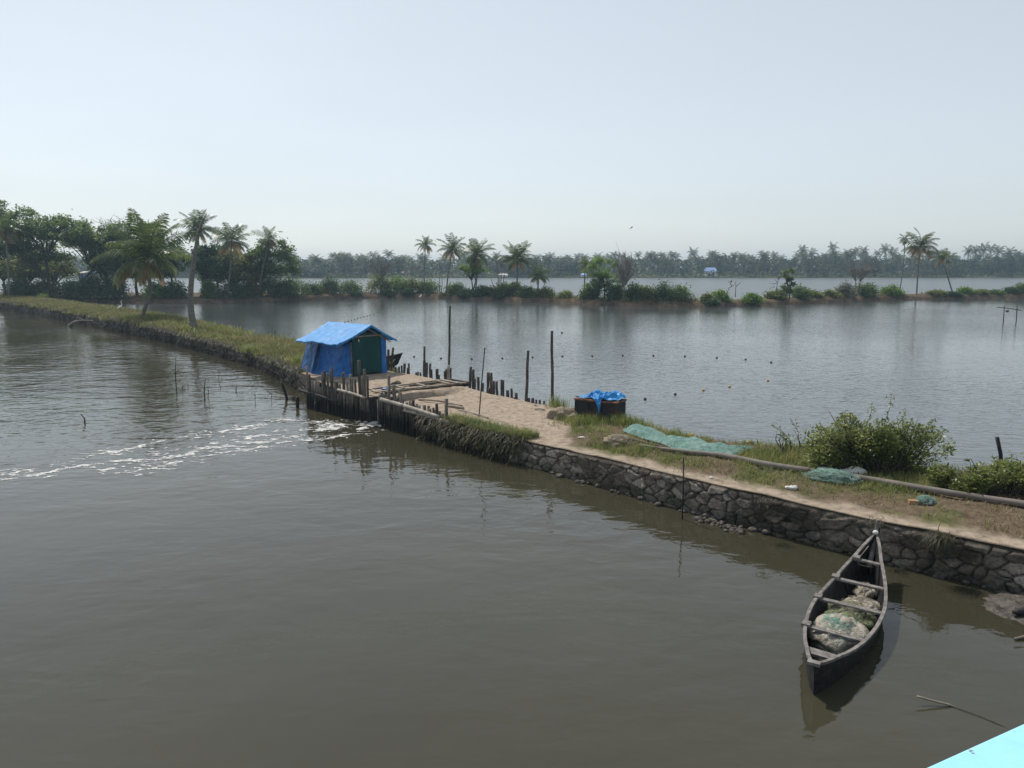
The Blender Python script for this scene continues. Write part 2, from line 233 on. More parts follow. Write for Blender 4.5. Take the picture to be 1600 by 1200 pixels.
# ------------------------------------------------------------------ mesh helpers
class MB:
    def __init__(s): s.v, s.f, s.n, s.c = [], [], 0, []
    def add(s, v, f, col=None):
        v = np.asarray(v, float).reshape(-1, 3); f = np.asarray(f, np.int64)
        s.v.append(v); s.f.append(f + s.n); s.n += len(v)
        if col is not None: s.c.append(np.asarray(col, float))
    def tube(s, pts, rad, sides=6, caps=True, twist=0.0):
        pts = [Vector(p) for p in pts]; k = len(pts)
        if not hasattr(rad, '__len__'): rad = [rad] * k
        ang = np.arange(sides) * 2 * math.pi / sides + twist
        vs = []; prev = None
        for i, p in enumerate(pts):
            d = (pts[min(i + 1, k - 1)] - pts[max(i - 1, 0)])
            d = d.normalized() if d.length > 1e-9 else Vector((0, 0, 1))
            a = (Vector((0, 0, 1)) if abs(d.z) < 0.9 else Vector((1, 0, 0))) if prev is None else prev
            x = (a - d * a.dot(d)); x = x.normalized() if x.length > 1e-6 else d.orthogonal().normalized()
            prev = x; y = d.cross(x)
            for t in ang: vs.append(p + (x * math.cos(t) + y * math.sin(t)) * rad[i])
        f = []
        for i in range(k - 1):
            for j in range(sides):
                j2 = (j + 1) % sides
                f.append((i * sides + j, i * sides + j2, (i + 1) * sides + j2, (i + 1) * sides + j))
        n0 = k * sides
        if caps:
            vs.append(pts[0]); vs.append(pts[-1])
            for j in range(sides):
                j2 = (j + 1) % sides
                f.append((n0, j2, j, j)); f.append((n0 + 1, (k - 1) * sides + j, (k - 1) * sides + j2, (k - 1) * sides + j2))
        s.add([tuple(v) for v in vs], f); return s
    def box(s, o, ux, uy, uz):
        """corner o and three edge vectors"""
        o, ux, uy, uz = map(Vector, (o, ux, uy, uz))
        v = [o, o + ux, o + ux + uy, o + uy, o + uz, o + ux + uz, o + ux + uy + uz, o + uy + uz]
        s.add([tuple(p) for p in v], [(0, 3, 2, 1), (4, 5, 6, 7), (0, 1, 5, 4), (1, 2, 6, 5), (2, 3, 7, 6), (3, 0, 4, 7)]); return s
    def beam(s, a, b, w, h, up=(0, 0, 1)):
        a, b = Vector(a), Vector(b); d = b - a; u = Vector(up); side = d.cross(u).normalized(); u = side.cross(d).normalized()
        return s.box(a - side * w / 2 - u * h / 2, d, side * w, u * h)
    def grid(s, A, col=None, flip=False):
        A = np.asarray(A, float); r, c = A.shape[:2]
        i = np.arange(r * c).reshape(r, c)
        f = np.stack([i[:-1, :-1], i[:-1, 1:], i[1:, 1:], i[1:, :-1]], -1).reshape(-1, 4)
        if flip: f = f[:, ::-1]
        s.add(A.reshape(-1, 3), f, None if col is None else np.asarray(col).reshape(-1, 3)); return s
    def blob(s, c, rx, ry, rz, amp=0.15, freq=2.0, seed=0, nu=16, nv=10, flat=None):
        th = np.linspace(0, 2 * math.pi, nu, endpoint=False); ph = np.linspace(-math.pi / 2, math.pi / 2, nv)
        pts = []
        for p in ph:
            for t in th:
                d = Vector((math.cos(p) * math.cos(t), math.cos(p) * math.sin(t), math.sin(p)))
                q = d * freq + Vector((seed * 3.1, seed * 1.7, seed * 0.9))
                k = 1 + amp * (mnoise.noise(q) + 0.5 * mnoise.noise(q * 2.3))
                z = d.z * rz * k
                if flat is not None and z < flat: z = flat
                pts.append((c[0] + d.x * rx * k, c[1] + d.y * ry * k, c[2] + z))
        f = []
        for i in range(nv - 1):
            for j in range(nu):
                j2 = (j + 1) % nu
                f.append((i * nu + j, i * nu + j2, (i + 1) * nu + j2, (i + 1) * nu + j))
        s.add(pts, f); return s
    def mesh(s, name, origin=(0, 0, 0), smooth=True):
        me = bpy.data.meshes.new(name)
        v = np.concatenate(s.v) - np.asarray(origin, float)
        fs = [f for f in s.f if len(f)]
        f = np.concatenate(fs)
        me.vertices.add(len(v)); me.vertices.foreach_set('co', v.astype(np.float32).ravel())
        tri = (f[:, 2] == f[:, 3])
        cnt = np.where(tri, 3, 4)
        flat = f.ravel(); keep = np.ones(len(flat), bool); keep[3::4] = ~tri
        flat = flat[keep]
        me.loops.add(len(flat)); me.loops.foreach_set('vertex_index', flat.astype(np.int32))
        me.polygons.add(len(f)); st = np.concatenate([[0], np.cumsum(cnt)[:-1]])
        me.polygons.foreach_set('loop_start', st.astype(np.int32)); me.polygons.foreach_set('loop_total', cnt.astype(np.int32))
        me.polygons.foreach_set('use_smooth', np.full(len(f), smooth))
        me.update(calc_edges=True); me.validate()
        if s.c:
            col = np.concatenate(s.c); a = me.color_attributes.new('Col', 'FLOAT_COLOR', 'POINT')
            a.data.foreach_set('color', np.concatenate([col, np.ones((len(col), 1))], 1).astype(np.float32).ravel())
        return me
COLL = scene.collection
def obj(name, mb, mat, parent=None, origin=None, smooth=True):
    if parent is not None: origin = ROOT_AT[parent.name]
    origin = Vector(origin or (0, 0, 0))
    o = bpy.data.objects.new(name, mb.mesh(name, origin, smooth) if isinstance(mb, MB) else mb)
    COLL.objects.link(o); o.data.materials.clear(); o.data.materials.append(M[mat] if isinstance(mat, str) else mat)
    if parent is not None: o.parent = parent
    else: o.location = origin
    ROOT_AT[o.name] = origin
    return o
ROOT_AT = {}
def tag(o, label, cat, group=None):
    o['label'] = label; o['category'] = cat
    if group: o['group'] = group
    return o
def thing(name, label, cat, at, group=None):
    o = bpy.data.objects.new(name, None); COLL.objects.link(o); o.location = at; o.empty_display_size = 0.2
    ROOT_AT[o.name] = Vector(at); return tag(o, label, cat, group)
def struct(name, mb, mat, smooth=True):
    o = obj(name, mb, mat, smooth=smooth); o['kind'] = 'structure'; return o
def stuff(name, mb, mat, label, cat):
    o = obj(name, mb, mat); o['kind'] = 'stuff'; o['label'] = label; o['category'] = cat; return o
def copy_tree(o, parent=None):
    c = o.copy(); COLL.objects.link(c)
    if parent is not None: c.parent = parent
    for ch in list(o.children): copy_tree(ch, c)
    return c
def curve(pts, n):
    """smooth polyline through points"""
    p = [Vector(q) for q in pts]; p = [p[0] * 2 - p[1]] + p + [p[-1] * 2 - p[-2]]; out = []
    segs = len(p) - 3
    for i in range(n):
        t = i / (n - 1) * segs; k = min(int(t), segs - 1); t -= k
        a, b, c, d = p[k], p[k + 1], p[k + 2], p[k + 3]
        out.append(0.5 * ((2 * b) + (c - a) * t + (2 * a - 5 * b + 4 * c - d) * t * t + (3 * b - a - 3 * c + d) * t ** 3))
    return out
def leaves(mb, C, size, rng, asp=0.55, up=0.5, jit=0.35):
    """one rhombic leaf at each centre"""
    C = np.asarray(C, float); N = len(C)
    d = rng.normal(size=(N, 3)); d[:, 2] *= 0.6; d /= np.linalg.norm(d, axis=1)[:, None]
    nrm = rng.normal(size=(N, 3)); nrm[:, 2] += up * 2; s = np.cross(d, nrm); s /= np.linalg.norm(s, axis=1)[:, None] + 1e-9
    L = size * (1 + jit * rng.uniform(-1, 1, N))[:, None]
    a = C - d * L * 0.5; b = C + s * L * asp * 0.5; c = C + d * L * 0.5; e = C - s * L * asp * 0.5
    v = np.stack([a, b, c, e], 1).reshape(-1, 3)
    mb.add(v, np.arange(4 * N).reshape(N, 4))
def blades(mb, pts, hgt, wid, rng, lean=0.5, seg=2, dirs=None):
    pts = np.asarray(pts, float); N = len(pts)
    hgt = np.broadcast_to(hgt, N) * rng.uniform(0.55, 1.25, N)
    az = rng.uniform(0, 2 * math.pi, N); ld = np.stack([np.cos(az), np.sin(az), np.zeros(N)], 1) if dirs is None else dirs
    sd = np.stack([-ld[:, 1], ld[:, 0], np.zeros(N)], 1); le = lean * rng.uniform(0.2, 1.2, N)
    rows = []
    for k in range(seg + 1):
        t = k / seg; w = np.reshape(wid, (-1, 1)) * (1 - 0.85 * t)
        c = pts + np.array([0, 0, 1.0]) * (hgt * (t - 0.35 * le * t * t))[:, None] + ld * (hgt * le * t * t)[:, None]
        rows += [c - sd * w / 2, c + sd * w / 2]
    v = np.stack(rows, 1).reshape(-1, 3); m = 2 * (seg + 1); b = (np.arange(N) * m)[:, None]
    for k in range(seg):
        mb_f = np.concatenate([b + 2 * k, b + 2 * k + 1, b + 2 * k + 3, b + 2 * k + 2], 1)
        if k == 0: allf = mb_f
        else: allf = np.concatenate([allf, mb_f])
    mb.add(v, allf)

# ------------------------------------------------------------------ the bund: survey of its wall and section
SEC = [  # wall foot u,v | wall top u,v | top height
    ((1600, 932), (1600, 861), .85), ((1448, 894), (1468, 834), .85), ((1332, 862), (1372, 814), .85), ((1240, 842), (1280, 793), .85),
    ((1160, 818), (1180, 771), .85), ((1080, 800), (1067, 746), .84), ((960, 768), (960, 719), .82), ((901, 748), (903, 706), .78),
    ((846, 732), (846, 695), .74), ((768, 709), (781, 681), .72), ((660, 682), (662, 654), .74), ((591, 664), (591, 632), .78), ((542, 650), (542, 616), .8),
    ((480, 636), (482, 598), .8), ((464, 597), (459, 571), .8), ((415, 578), (415, 555), .8), ((362, 560), (362, 541), .8), ((301, 543), (301, 528), .8),
    ((220, 526), (230, 511), .8), ((170, 514), (170, 499), .8), ((110, 505), (110, 490), .8), ((50, 494), (70, 482), .8), ((0, 486), (0, 473.5), .8)]
base_pts = [P(*b, 0) for b, t, z in SEC]; top_pts = []
for (b, t, z), bp_ in zip(SEC, base_pts):
    q = P(*t, z); top_pts.append(q)
# the fence stands where the sluice is; keep a straight earth edge there a little behind it
for i_ in range(18, 23):
    top_pts[i_].z = .95; n_ = top_pts[i_] - top_pts[i_ - 1]; n_ = Vector((n_.y, -n_.x, 0)).normalized(); base_pts[i_] = Vector((top_pts[i_].x, top_pts[i_].y, 0)) - n_ * .3
d0 = (top_pts[0] - top_pts[2]); d0.z = 0; d0.normalize()
top_pts.insert(0, top_pts[0] + d0 * 16); base_pts.insert(0, base_pts[0] + d0 * 16)
d1 = (top_pts[-1] - top_pts[-4]); d1.z = 0; d1.normalize()
top_pts.append(top_pts[-1] + d1 * 60); base_pts.append(base_pts[-1] + d1 * 60)
TP = np.array([tuple(p) for p in top_pts]); BP = np.array([tuple(p) for p in base_pts])
for a in (TP, BP):
    for it in range(2): a[1:-1, :2] = 0.25 * a[:-2, :2] + 0.5 * a[1:-1, :2] + 0.25 * a[2:, :2]
SS = np.concatenate([[0], np.cumsum(np.linalg.norm(np.diff(TP[:, :2], axis=0), axis=1))])
S_END = SS[-1]
def Ft(s): return np.stack([np.interp(s, SS, TP[:, k]) for k in range(3)], -1)
def Fb(s): return np.stack([np.interp(s, SS, BP[:, k]) for k in range(3)], -1)
def nrm(s):
    s = np.asarray(s, float); e = 3.0; d = Ft(np.clip(s + e, 0, S_END)) - Ft(np.clip(s - e, 0, S_END)); d[..., 2] = 0
    d /= np.linalg.norm(d, axis=-1)[..., None]; return np.stack([d[..., 1], -d[..., 0], 0 * d[..., 0]], -1)
W_S = ([0, 16, 22.6, 24, 26, 29, 32, 36, 41, 45, 62, 72, 84, 103, 220], [6.8, 6.5, 6.0, 5.2, 5.1, 5.9, 5.9, 5.7, 6.0, 5.2, 5.3, 5.0, 5.7, 6.6, 7.6])
_sd = np.linspace(0, S_END, 4000); _fd = Ft(_sd); _nd = nrm(_sd)
def st_of(x, y):
    x = np.atleast_1d(np.asarray(x, float)); y = np.atleast_1d(np.asarray(y, float))
    S = np.empty(len(x)); T = np.empty(len(x))
    for i0 in range(0, len(x), 4000):
        dx = x[i0:i0 + 4000, None] - _fd[None, :, 0]; dy = y[i0:i0 + 4000, None] - _fd[None, :, 1]
        # the section whose normal passes through the point
        al = np.abs(dx * _nd[None, :, 1] - dy * _nd[None, :, 0]) + 0.02 * np.hypot(dx, dy)
        k = al.argmin(1); S[i0:i0 + 4000] = _sd[k]; r = np.arange(len(k)); T[i0:i0 + 4000] = dx[r, k] * _nd[k, 0] + dy[r, k] * _nd[k, 1]
    return S, T
def s_at(u, v, z=.8):
    p = P(u, v, z); return float(st_of([p.x], [p.y])[0][0])
CH0 = P(583, 661, 0); _cd = P(707, 597, .85) - P(590, 609, .85); _cd.z = 0; CHD = _cd.normalized(); CHN = Vector((CHD.y, -CHD.x, 0))
def hgt(S, T, x, y):
    W_B = np.interp(S, *W_S)
    zt = np.interp(S, SS, TP[:, 2])
    z = zt + 0.10 * sst(0.3, 2.0, T) * sst(6, 4, T) + 0.10 * (fbm(x * .9, y * .9, 3) - .5) + 0.07 * (fbm(x * 4, y * 4, 8, 4) - .5) * sst(0, .3, T)
    z = z - (zt + 0.7) * sst(W_B - 1.3 + 0.9 * (vn(S * .35, 0 * S, 5) - .5), W_B + .9, T)
    al = (x - CH0.x) * CHD.x + (y - CH0.y) * CHD.y; ac = (x - CH0.x) * CHN.x + (y - CH0.y) * CHN.y
    cut = sst(0.62, 0.46, np.abs(ac)) * sst(-1.5, -1.0, al) * sst(4.6, 3.6, al)
    return z * (1 - cut) + cut * (-0.25 + 0.85 * sst(1.5, 4.0, al))
def gp(u, v, dz=0.0):
    """point of the bund's surface seen at u,v"""
    z = .85
    for _ in range(12):
        p = P(u, v, z); S, T = st_of([p.x], [p.y]); z = 0.4 * z + 0.6 * float(hgt(S, T, np.array([p.x]), np.array([p.y]))[0])
    p = P(u, v, z); p.z = z + dz; return p
S_SL0, S_SL1 = s_at(840, 694), s_at(470, 585)     # sandy stretch at the sluice
S_W0, S_W1 = s_at(772, 681), s_at(484, 598)       # stone wall stops here on either side of the sluice
sg = np.unique(np.concatenate([np.arange(0, s_at(301, 528), 0.13), np.arange(s_at(301, 528), S_END, 0.45)]))
tg = np.concatenate([[-0.02, 0.0], np.arange(0.12, 9.0, 0.14)])
Sg, Tg = np.meshgrid(sg, tg, indexing='ij')
XY = Ft(Sg) + nrm(Sg) * Tg[..., None]; X, Y = XY[..., 0], XY[..., 1]
Z = hgt(Sg, Tg, X, Y)
sand_w = 0.40 + 0.16 * fbm(Sg * .8, 0 * Sg, 2) + 3.4 * sst(S_SL0 - 1.2, S_SL0 + 3.2, Sg) * sst(S_SL1 + 3, S_SL1, Sg) + 3.0 * sst(S_SL0 + 0.5, S_SL0 + 3, Sg) * sst(S_SL1 + 1, S_SL1, Sg)
sand_w = np.where(Sg > S_SL1 + .5, -1.0, sand_w)
sand = sst(0.30, -0.20, Tg - sand_w + 0.7 * (fbm(X * 2.2, Y * 2.2, 31) - .5)) * sst(-0.02, 0.10, Tg)
green = sst(0.40, 0.6, fbm(X * .8, Y * .8, 12))
def C3(c): return np.array(c)
col = C3((0.135, 0.10, 0.07)) * (1 - green[..., None]) + C3((0.10, 0.10, 0.045)) * green[..., None]
far = sst(S_SL1, S_SL1 + 4, Sg)[..., None]
colL = C3((0.09, 0.10, 0.04)) * (1 - green[..., None]) + C3((0.17, 0.14, 0.075)) * green[..., None]
col = col * (1 - far) + colL * far
col = col * (1 - sand[..., None]) + C3((0.325, 0.264, 0.208)) * sand[..., None]
edge = (sst(0.10, -0.02, Tg) * 1.0)[..., None]; col = col * (1 - edge) + C3((0.06, 0.05, 0.04)) * edge
wet = sst(0.25, 0.02, Z)[..., None]; col = col * (1 - wet) + C3((0.055, 0.045, 0.035)) * wet
bund = MB(); bund.grid(np.stack([X, Y, Z], -1), col, flip=False)
# earth face behind the stones and the fence
skz = np.array([0.0, -0.25, -0.5, -0.8, -1.2]); rows = []
for k, f in enumerate(np.linspace(0, 1, 5)):
    a = Ft(sg) * (1 - f) + Fb(sg) * f + nrm(sg) * 0.10; a[:, 2] = (hgt(sg, 0 * sg, a[:, 0], a[:, 1])) * (1 - f) - 0.7 * f
    if k == 0: a = np.stack([X[:, 0], Y[:, 0], Z[:, 0]], -1)
    rows.append(a)
SK = np.stack(rows, 1); bund.grid(SK, np.broadcast_to(C3((0.045, 0.036, 0.028)), SK.shape), flip=True)
struct('bund_ground', bund, 'ground')

# ------------------------------------------------------------------ water, far bank, far land
mid_px = [(-900, 470), (-400, 471), (0, 472), (109, 473), (201, 474), (287, 474), (374, 472.5), (460, 469.5), (570, 465.5), (670, 465.5), (745, 469), (820, 471.5), (900, 475), (990, 479), (1121, 480), (1200, 477), (1259, 474), (1390, 469), (1500, 467), (1600, 466), (1900, 463), (2600, 462)]
MP = np.array([tuple(P(u, v, 0)) for u, v in mid_px])
MS = np.concatenate([[0], np.cumsum(np.linalg.norm(np.diff(MP[:, :2], axis=0), axis=1))])
MU = np.array([u for u, v in mid_px], float)
ms = np.arange(0, MS[-1], 0.7); mx_, my_ = np.interp(ms, MS, MP[:, 0]), np.interp(ms, MS, MP[:, 1])
my_ = my_ + 1.6 * (fbm(ms * .12, 0 * ms, 21) - .5) + 0.7 * (vn(ms * .7, 0 * ms, 22) - .5)
mu_ = np.interp(ms, MS, MU)
mw = 4.6 + 22 * sst(480, 380, mu_) + 3 * sst(1650, 1800, mu_)
tt = np.concatenate([np.linspace(-0.4, 1.6, 9), np.linspace(2.0, 1.0, 1)[:0]])
rowsA = []
prof = [(-0.5, -0.5), (0.0, 0.02), (0.25, 0.34), (0.55, 0.55), (0.9, 0.72), (1.5, 0.8)]
for off, z in prof: rowsA.append(np.stack([mx_, my_ + off, z + (0.28 * (fbm(ms * .8 + off * 3, off + 0 * ms, 7) - .5) if z > 0.1 else 0) + 0 * ms], -1))
for f in np.linspace(0.25, 0.9, 5): rowsA.append(np.stack([mx_, my_ + 1.5 + (mw - 1.5) * f, 0.85 + 0.3 * (fbm(ms * .4, f * 5 + 0 * ms, 9) - .5)], -1))
rowsA.append(np.stack([mx_, my_ + mw, 0 * ms + 0.1], -1)); rowsA.append(np.stack([mx_, my_ + mw + 1, 0 * ms - 0.6], -1))
b_ = MB(); b_.grid(np.stack(rowsA, 0), flip=False); struct('far_bank', b_, 'bank')
def mid_y(u, off):
    x_ = None; y = float(np.interp(u, MU, MP[:, 1]))
    return y + off
SHORE = 385.0
def sheet(poly, name, mat):
    """flat water sheet from a quad strip"""
    m = MB(); m.grid(np.array(poly)); return struct(name, m, mat)
# the three waters meet under the two embankments
midline = [tuple(p) for p in (Ft(SS) + nrm(SS) * 3.0)]
near = []; 
bl = np.array(midline); bl[:, 2] = 0
bl = np.vstack([[bl[0] + np.array([900., -760, 0])], bl, [bl[-1] + np.array([-700., 500., 0])]])
bl[:, 2] = 0
edge_near = bl + np.array([-500., -570., 0])
sheet(np.stack([bl, edge_near], 0), 'canal_water', 'canal')
# pond: from bund line to far bank line
fl = np.stack([mx_[::-1], my_[::-1] + 2.2, 0 * mx_], -1)
k = np.linspace(0, len(fl) - 1, len(bl)).astype(int)
flr = fl[k].copy(); flr[0] = (1300, 150, 0); flr[-1] = bl[-1] + np.array([0., 30, 0]); flr[-2] = (-130, 128, 0)
pond_far = flr
sheet(np.stack([pond_far, bl], 0) - np.array([0, 0, .004]), 'pond_water', 'pond')
lag_near = np.stack([mx_, my_ + 2.2, 0 * mx_], -1); lag_near[0, 0] = -1400; lag_near[-1, 0] = 1400
lag_far = np.stack([np.linspace(-1400, 1400, len(mx_)), np.full(len(mx_), 420.), 0 * mx_], -1)
sheet(np.stack([lag_far, lag_near], 0) - np.array([0, 0, .008]), 'lagoon_water', 'lagoon')
fx = np.linspace(-1450, 1450, 240)
fy = SHORE + 14 * (fbm(fx * .012, 0 * fx, 4) - .5) + np.interp(fx, [-300, -60, 0, 60], [-8, -8, 0, 0])
rowsF = [np.stack([fx, fy, 0 * fx - 0.3], -1), np.stack([fx, fy + 1, 0 * fx + 0.5], -1), np.stack([fx, fy + 10, 0 * fx + 0.9], -1), np.stack([fx, fy + 60, 0 * fx + 1.2], -1), np.stack([fx, 0 * fx + 1500, 0 * fx + 1.5], -1)]
m = MB(); m.grid(np.stack(rowsF, 0)); struct('far_land', m, 'land')

# ------------------------------------------------------------------ stone walls
def stone_wall(s0, s1, ds, dz, cell, amp, seed, label, tmul=1.0):
    ss = np.arange(s0, s1, ds); f = np.linspace(0, 1, max(4, int(1.15 / dz)))
    S2, Fv = np.meshgrid(ss, f, indexing='ij')
    top = Ft(S2); bot = Fb(S2); 
    A = bot * (1 - Fv[..., None]) + top * Fv[..., None]
    nn = -nrm(S2)
    zmax = np.interp(S2, SS, TP[:, 2]) + 0.0
    A[..., 2] = -0.32 + (zmax + 0.32 + 0.0) * Fv
    px, pz = S2 / cell[0], A[..., 2] / cell[1]
    warp = 0.35 * (fbm(px * .9, pz * .9, seed + 40, 3) - .5)
    px = px + warp; pz = pz + 0.7 * (fbm(px * .7, pz * .7 + 5, seed + 50, 3) - .5)
    ix, iz = np.floor(px), np.floor(pz)
    d1 = np.full(px.shape, 9.0); d2 = np.full(px.shape, 9.0); idx = np.zeros(px.shape); idz = np.zeros(px.shape); rx = np.zeros(px.shape); rz = np.zeros(px.shape)
    for i in (-2, -1, 0, 1, 2):
        for j in (-2, -1, 0, 1, 2):
            cx, cz = ix + i, iz + j
            jx = cx + .5 + .9 * (h01(cx, cz, seed) - .5); jz = cz + .5 + .9 * (h01(cx, cz, seed + 1) - .5)
            w = h01(cx, cz, seed + 2)
            d = np.sqrt((px - jx) ** 2 + (pz - jz) ** 2) - 0.42 * w ** 2
            nw = d < d1
            d2 = np.where(nw, d1, np.minimum(d2, d)); idx = np.where(nw, cx, idx); idz = np.where(nw, cz, idz)
            rx = np.where(nw, px - jx, rx); rz = np.where(nw, pz - jz, rz); d1 = np.where(nw, d, d1)
    e = d2 - d1
    body = sst(0.0, 0.20, e)
    tone = h01(idx, idz, seed + 5); tx = h01(idx, idz, seed + 6) - .5; tz = h01(idx, idz, seed + 7) - .5
    prot = amp * (0.35 + 0.9 * h01(idx, idz, seed + 8))
    rough = (fbm(S2 * 9, A[..., 2] * 9, seed + 9, 3) - .5)
    disp = body * (prot + amp * 0.9 * (tx * rx + tz * rz)) + amp * 0.55 * rough
    soil = sst(0.52, 0.62, fbm(S2 * 1.1, A[..., 2] * 1.6, seed + 20))       # clay smeared over parts of the face
    disp = disp * (1 - 0.6 * soil) + soil * amp * 0.75
    topn = sst(0.93, 1.0, Fv); disp = disp * (1 - topn) + 0.01 * topn
    A = A + nn * disp[..., None]
    A[..., 2] += topn * 0.02 * (fbm(S2 * 3, 0 * S2, seed + 3) - .5) - 0.008
    c = C3((0.285, 0.255, 0.225))[None, None] * (0.55 + 0.9 * tone[..., None]) + C3((0.03, 0.015, 0.0)) * (h01(idx, idz, seed + 11)[..., None] - .4)
    joint = (1 - sst(0.0, 0.10, e))[..., None]; c = c * (1 - joint) + C3((0.035, 0.03, 0.025)) * joint
    so = (soil * 0.75)[..., None]; c = c * (1 - so) + C3((0.095, 0.08, 0.066)) * so
    lip = sst(0.93, 0.99, Fv)[..., None]; c = c * (1 - lip) + C3((0.055, 0.046, 0.038)) * lip
    wetl = sst(0.34, 0.16, A[..., 2] + 0.35 * (fbm(S2 * 1.5, A[..., 2] * 3, seed + 31, 3) - .5))[..., None]; c = c * (1 - 0.45 * wetl) + C3((0.004, 0.006, 0.0)) * wetl; stain = sst(.54, .66, fbm(S2 * .7, A[..., 2] * .35, seed + 61, 4))[..., None]; c = c * (1 - .45 * stain)
    c = c * tmul
    m = MB(); m.grid(A, np.clip(c, 0.012, 1), flip=True)
    o = obj('stone_wall', m, 'stone'); return tag(o, label, 'wall')
stone_wall(0.5, S_W0, 0.026, 0.024, (0.36, 0.225), 0.095, 3, 'dark dry stone retaining wall along the sandy path behind the canoe')
stone_wall(S_W1 - .2, s_at(301, 528), 0.05, 0.045, (0.30, 0.19), 0.11, 9, 'low dark stone wall edging the grassy bund left of the hut', .50)
stone_wall(s_at(301, 528), S_END - 4, 0.12, 0.07, (0.42, 0.22), 0.11, 14, 'far low stone wall under the two palms on the left bund', .48)

# ------------------------------------------------------------------ trees, palms, bushes
def palm(name, label, base, head, crown, nf, seed, cat='palm tree', group=None, leaf='palm', dry=0.18, nl=16, tr=0.16, wid=0.13, hang=0.5, bend=None, young=0.25, nuts=False, spear=True):
    rng = np.random.default_rng(seed); base, head = Vector(base), Vector(head)
    t = thing(name, label, cat, base, group)
    mid = (base + head) / 2 + (Vector(bend) if bend else Vector((rng.uniform(-.3, .3), 0, 0)))
    cv = curve([base - Vector((0, 0, .3)), base * .8 + mid * .2, mid, head], 14)
    m = MB(); m.tube(cv, [tr * (1.55 - 0.5 * min(1, i / 2.0) - 0.35 * i / 13) for i in range(14)], 8); obj('trunk', m, 'bark', t)
    green, dead = MB(), MB()
    for k in range(nf):
        q = (k + 0.5) / nf
        el = R(84 - 118 * q ** 0.95) + rng.normal() * .10
        az = k * 2.39996 + rng.normal() * .25
        L = crown * (0.78 + 0.32 * math.sin(math.pi * min(1, q * 1.1 + .15))) * rng.uniform(.85, 1.12)
        isdead = q > 1 - dry or (q > 0.6 and rng.random() < .12)
        droop = (0.75 + 1.15 * q) * hang * rng.uniform(.8, 1.3) * 1.7
        p = Vector(head) ; pts = [p.copy()]; n = 9; dirs = []
        for i in range(n):
            e = el - droop * ((i / n) ** 1.4) * (1.0 if el > -.2 else .6)
            e = max(e, -1.45)
            d = Vector((math.cos(e) * math.cos(az), math.cos(e) * math.sin(az), math.sin(e))); dirs.append(d)
            p = p + d * (L / n); pts.append(p.copy())
        mb = dead if isdead else green
        mb.tube(pts, [0.045 * (1 - 0.8 * i / n) * (crown / 3.2) ** .5 for i in range(n + 1)], 4, caps=False)
        V = []
        side0 = Vector((-math.sin(az), math.cos(az), 0)); tw = rng.normal() * .35
        for j in range(nl):
            f = 0.14 + 0.86 * j / (nl - 1); x = f * n; i = min(int(x), n - 1); b = pts[i].lerp(pts[i + 1], x - i); d = dirs[i]
            up = side0.cross(d); 
            sd = (side0 * math.cos(tw) + up * math.sin(tw))
            ll = crown * 0.30 * (math.sin(math.pi * (0.12 + 0.80 * f)) ** .7) * rng.uniform(.8, 1.15)
            for sg_ in (-1, 1):
                hangd = 0.35 + 0.75 * q + (0.6 if isdead else 0) + rng.uniform(-.15, .15)
                u = (sd * sg_ + d * 0.55 + Vector((0, 0, -hangd))).normalized()
                w = d * (wid * (crown / 3.2) * 0.5)
                tip = b + u * ll; md = b + u * (ll * .55) + Vector((0, 0, .06 * ll))
                V += [b - w * .6, b + w * .6, md + w, tip + w * .15, tip - w * .15, md - w]
        V = np.array([tuple(v) for v in V]); N = len(V) // 6; bb = (np.arange(N) * 6)[:, None]
        mb.add(V, np.concatenate([bb + np.array([[0, 1, 2, 5]]), bb + np.array([[5, 2, 3, 4]])]))
    if green.n: obj('crown', green, leaf, t)
    if dead.n: obj('dead_fronds', dead, 'palmdry', t)
    if nuts:
        m = MB()
        for i in range(14):
            a = rng.uniform(0, 6.28); r = rng.uniform(.25, .5)
            m.blob((head.x + math.cos(a) * r, head.y + math.sin(a) * r, head.z - rng.uniform(.25, .75)), .13, .13, .16, .05, 2, i, 8, 6)
        obj('coconuts', m, 'leafolive', t)
    return t
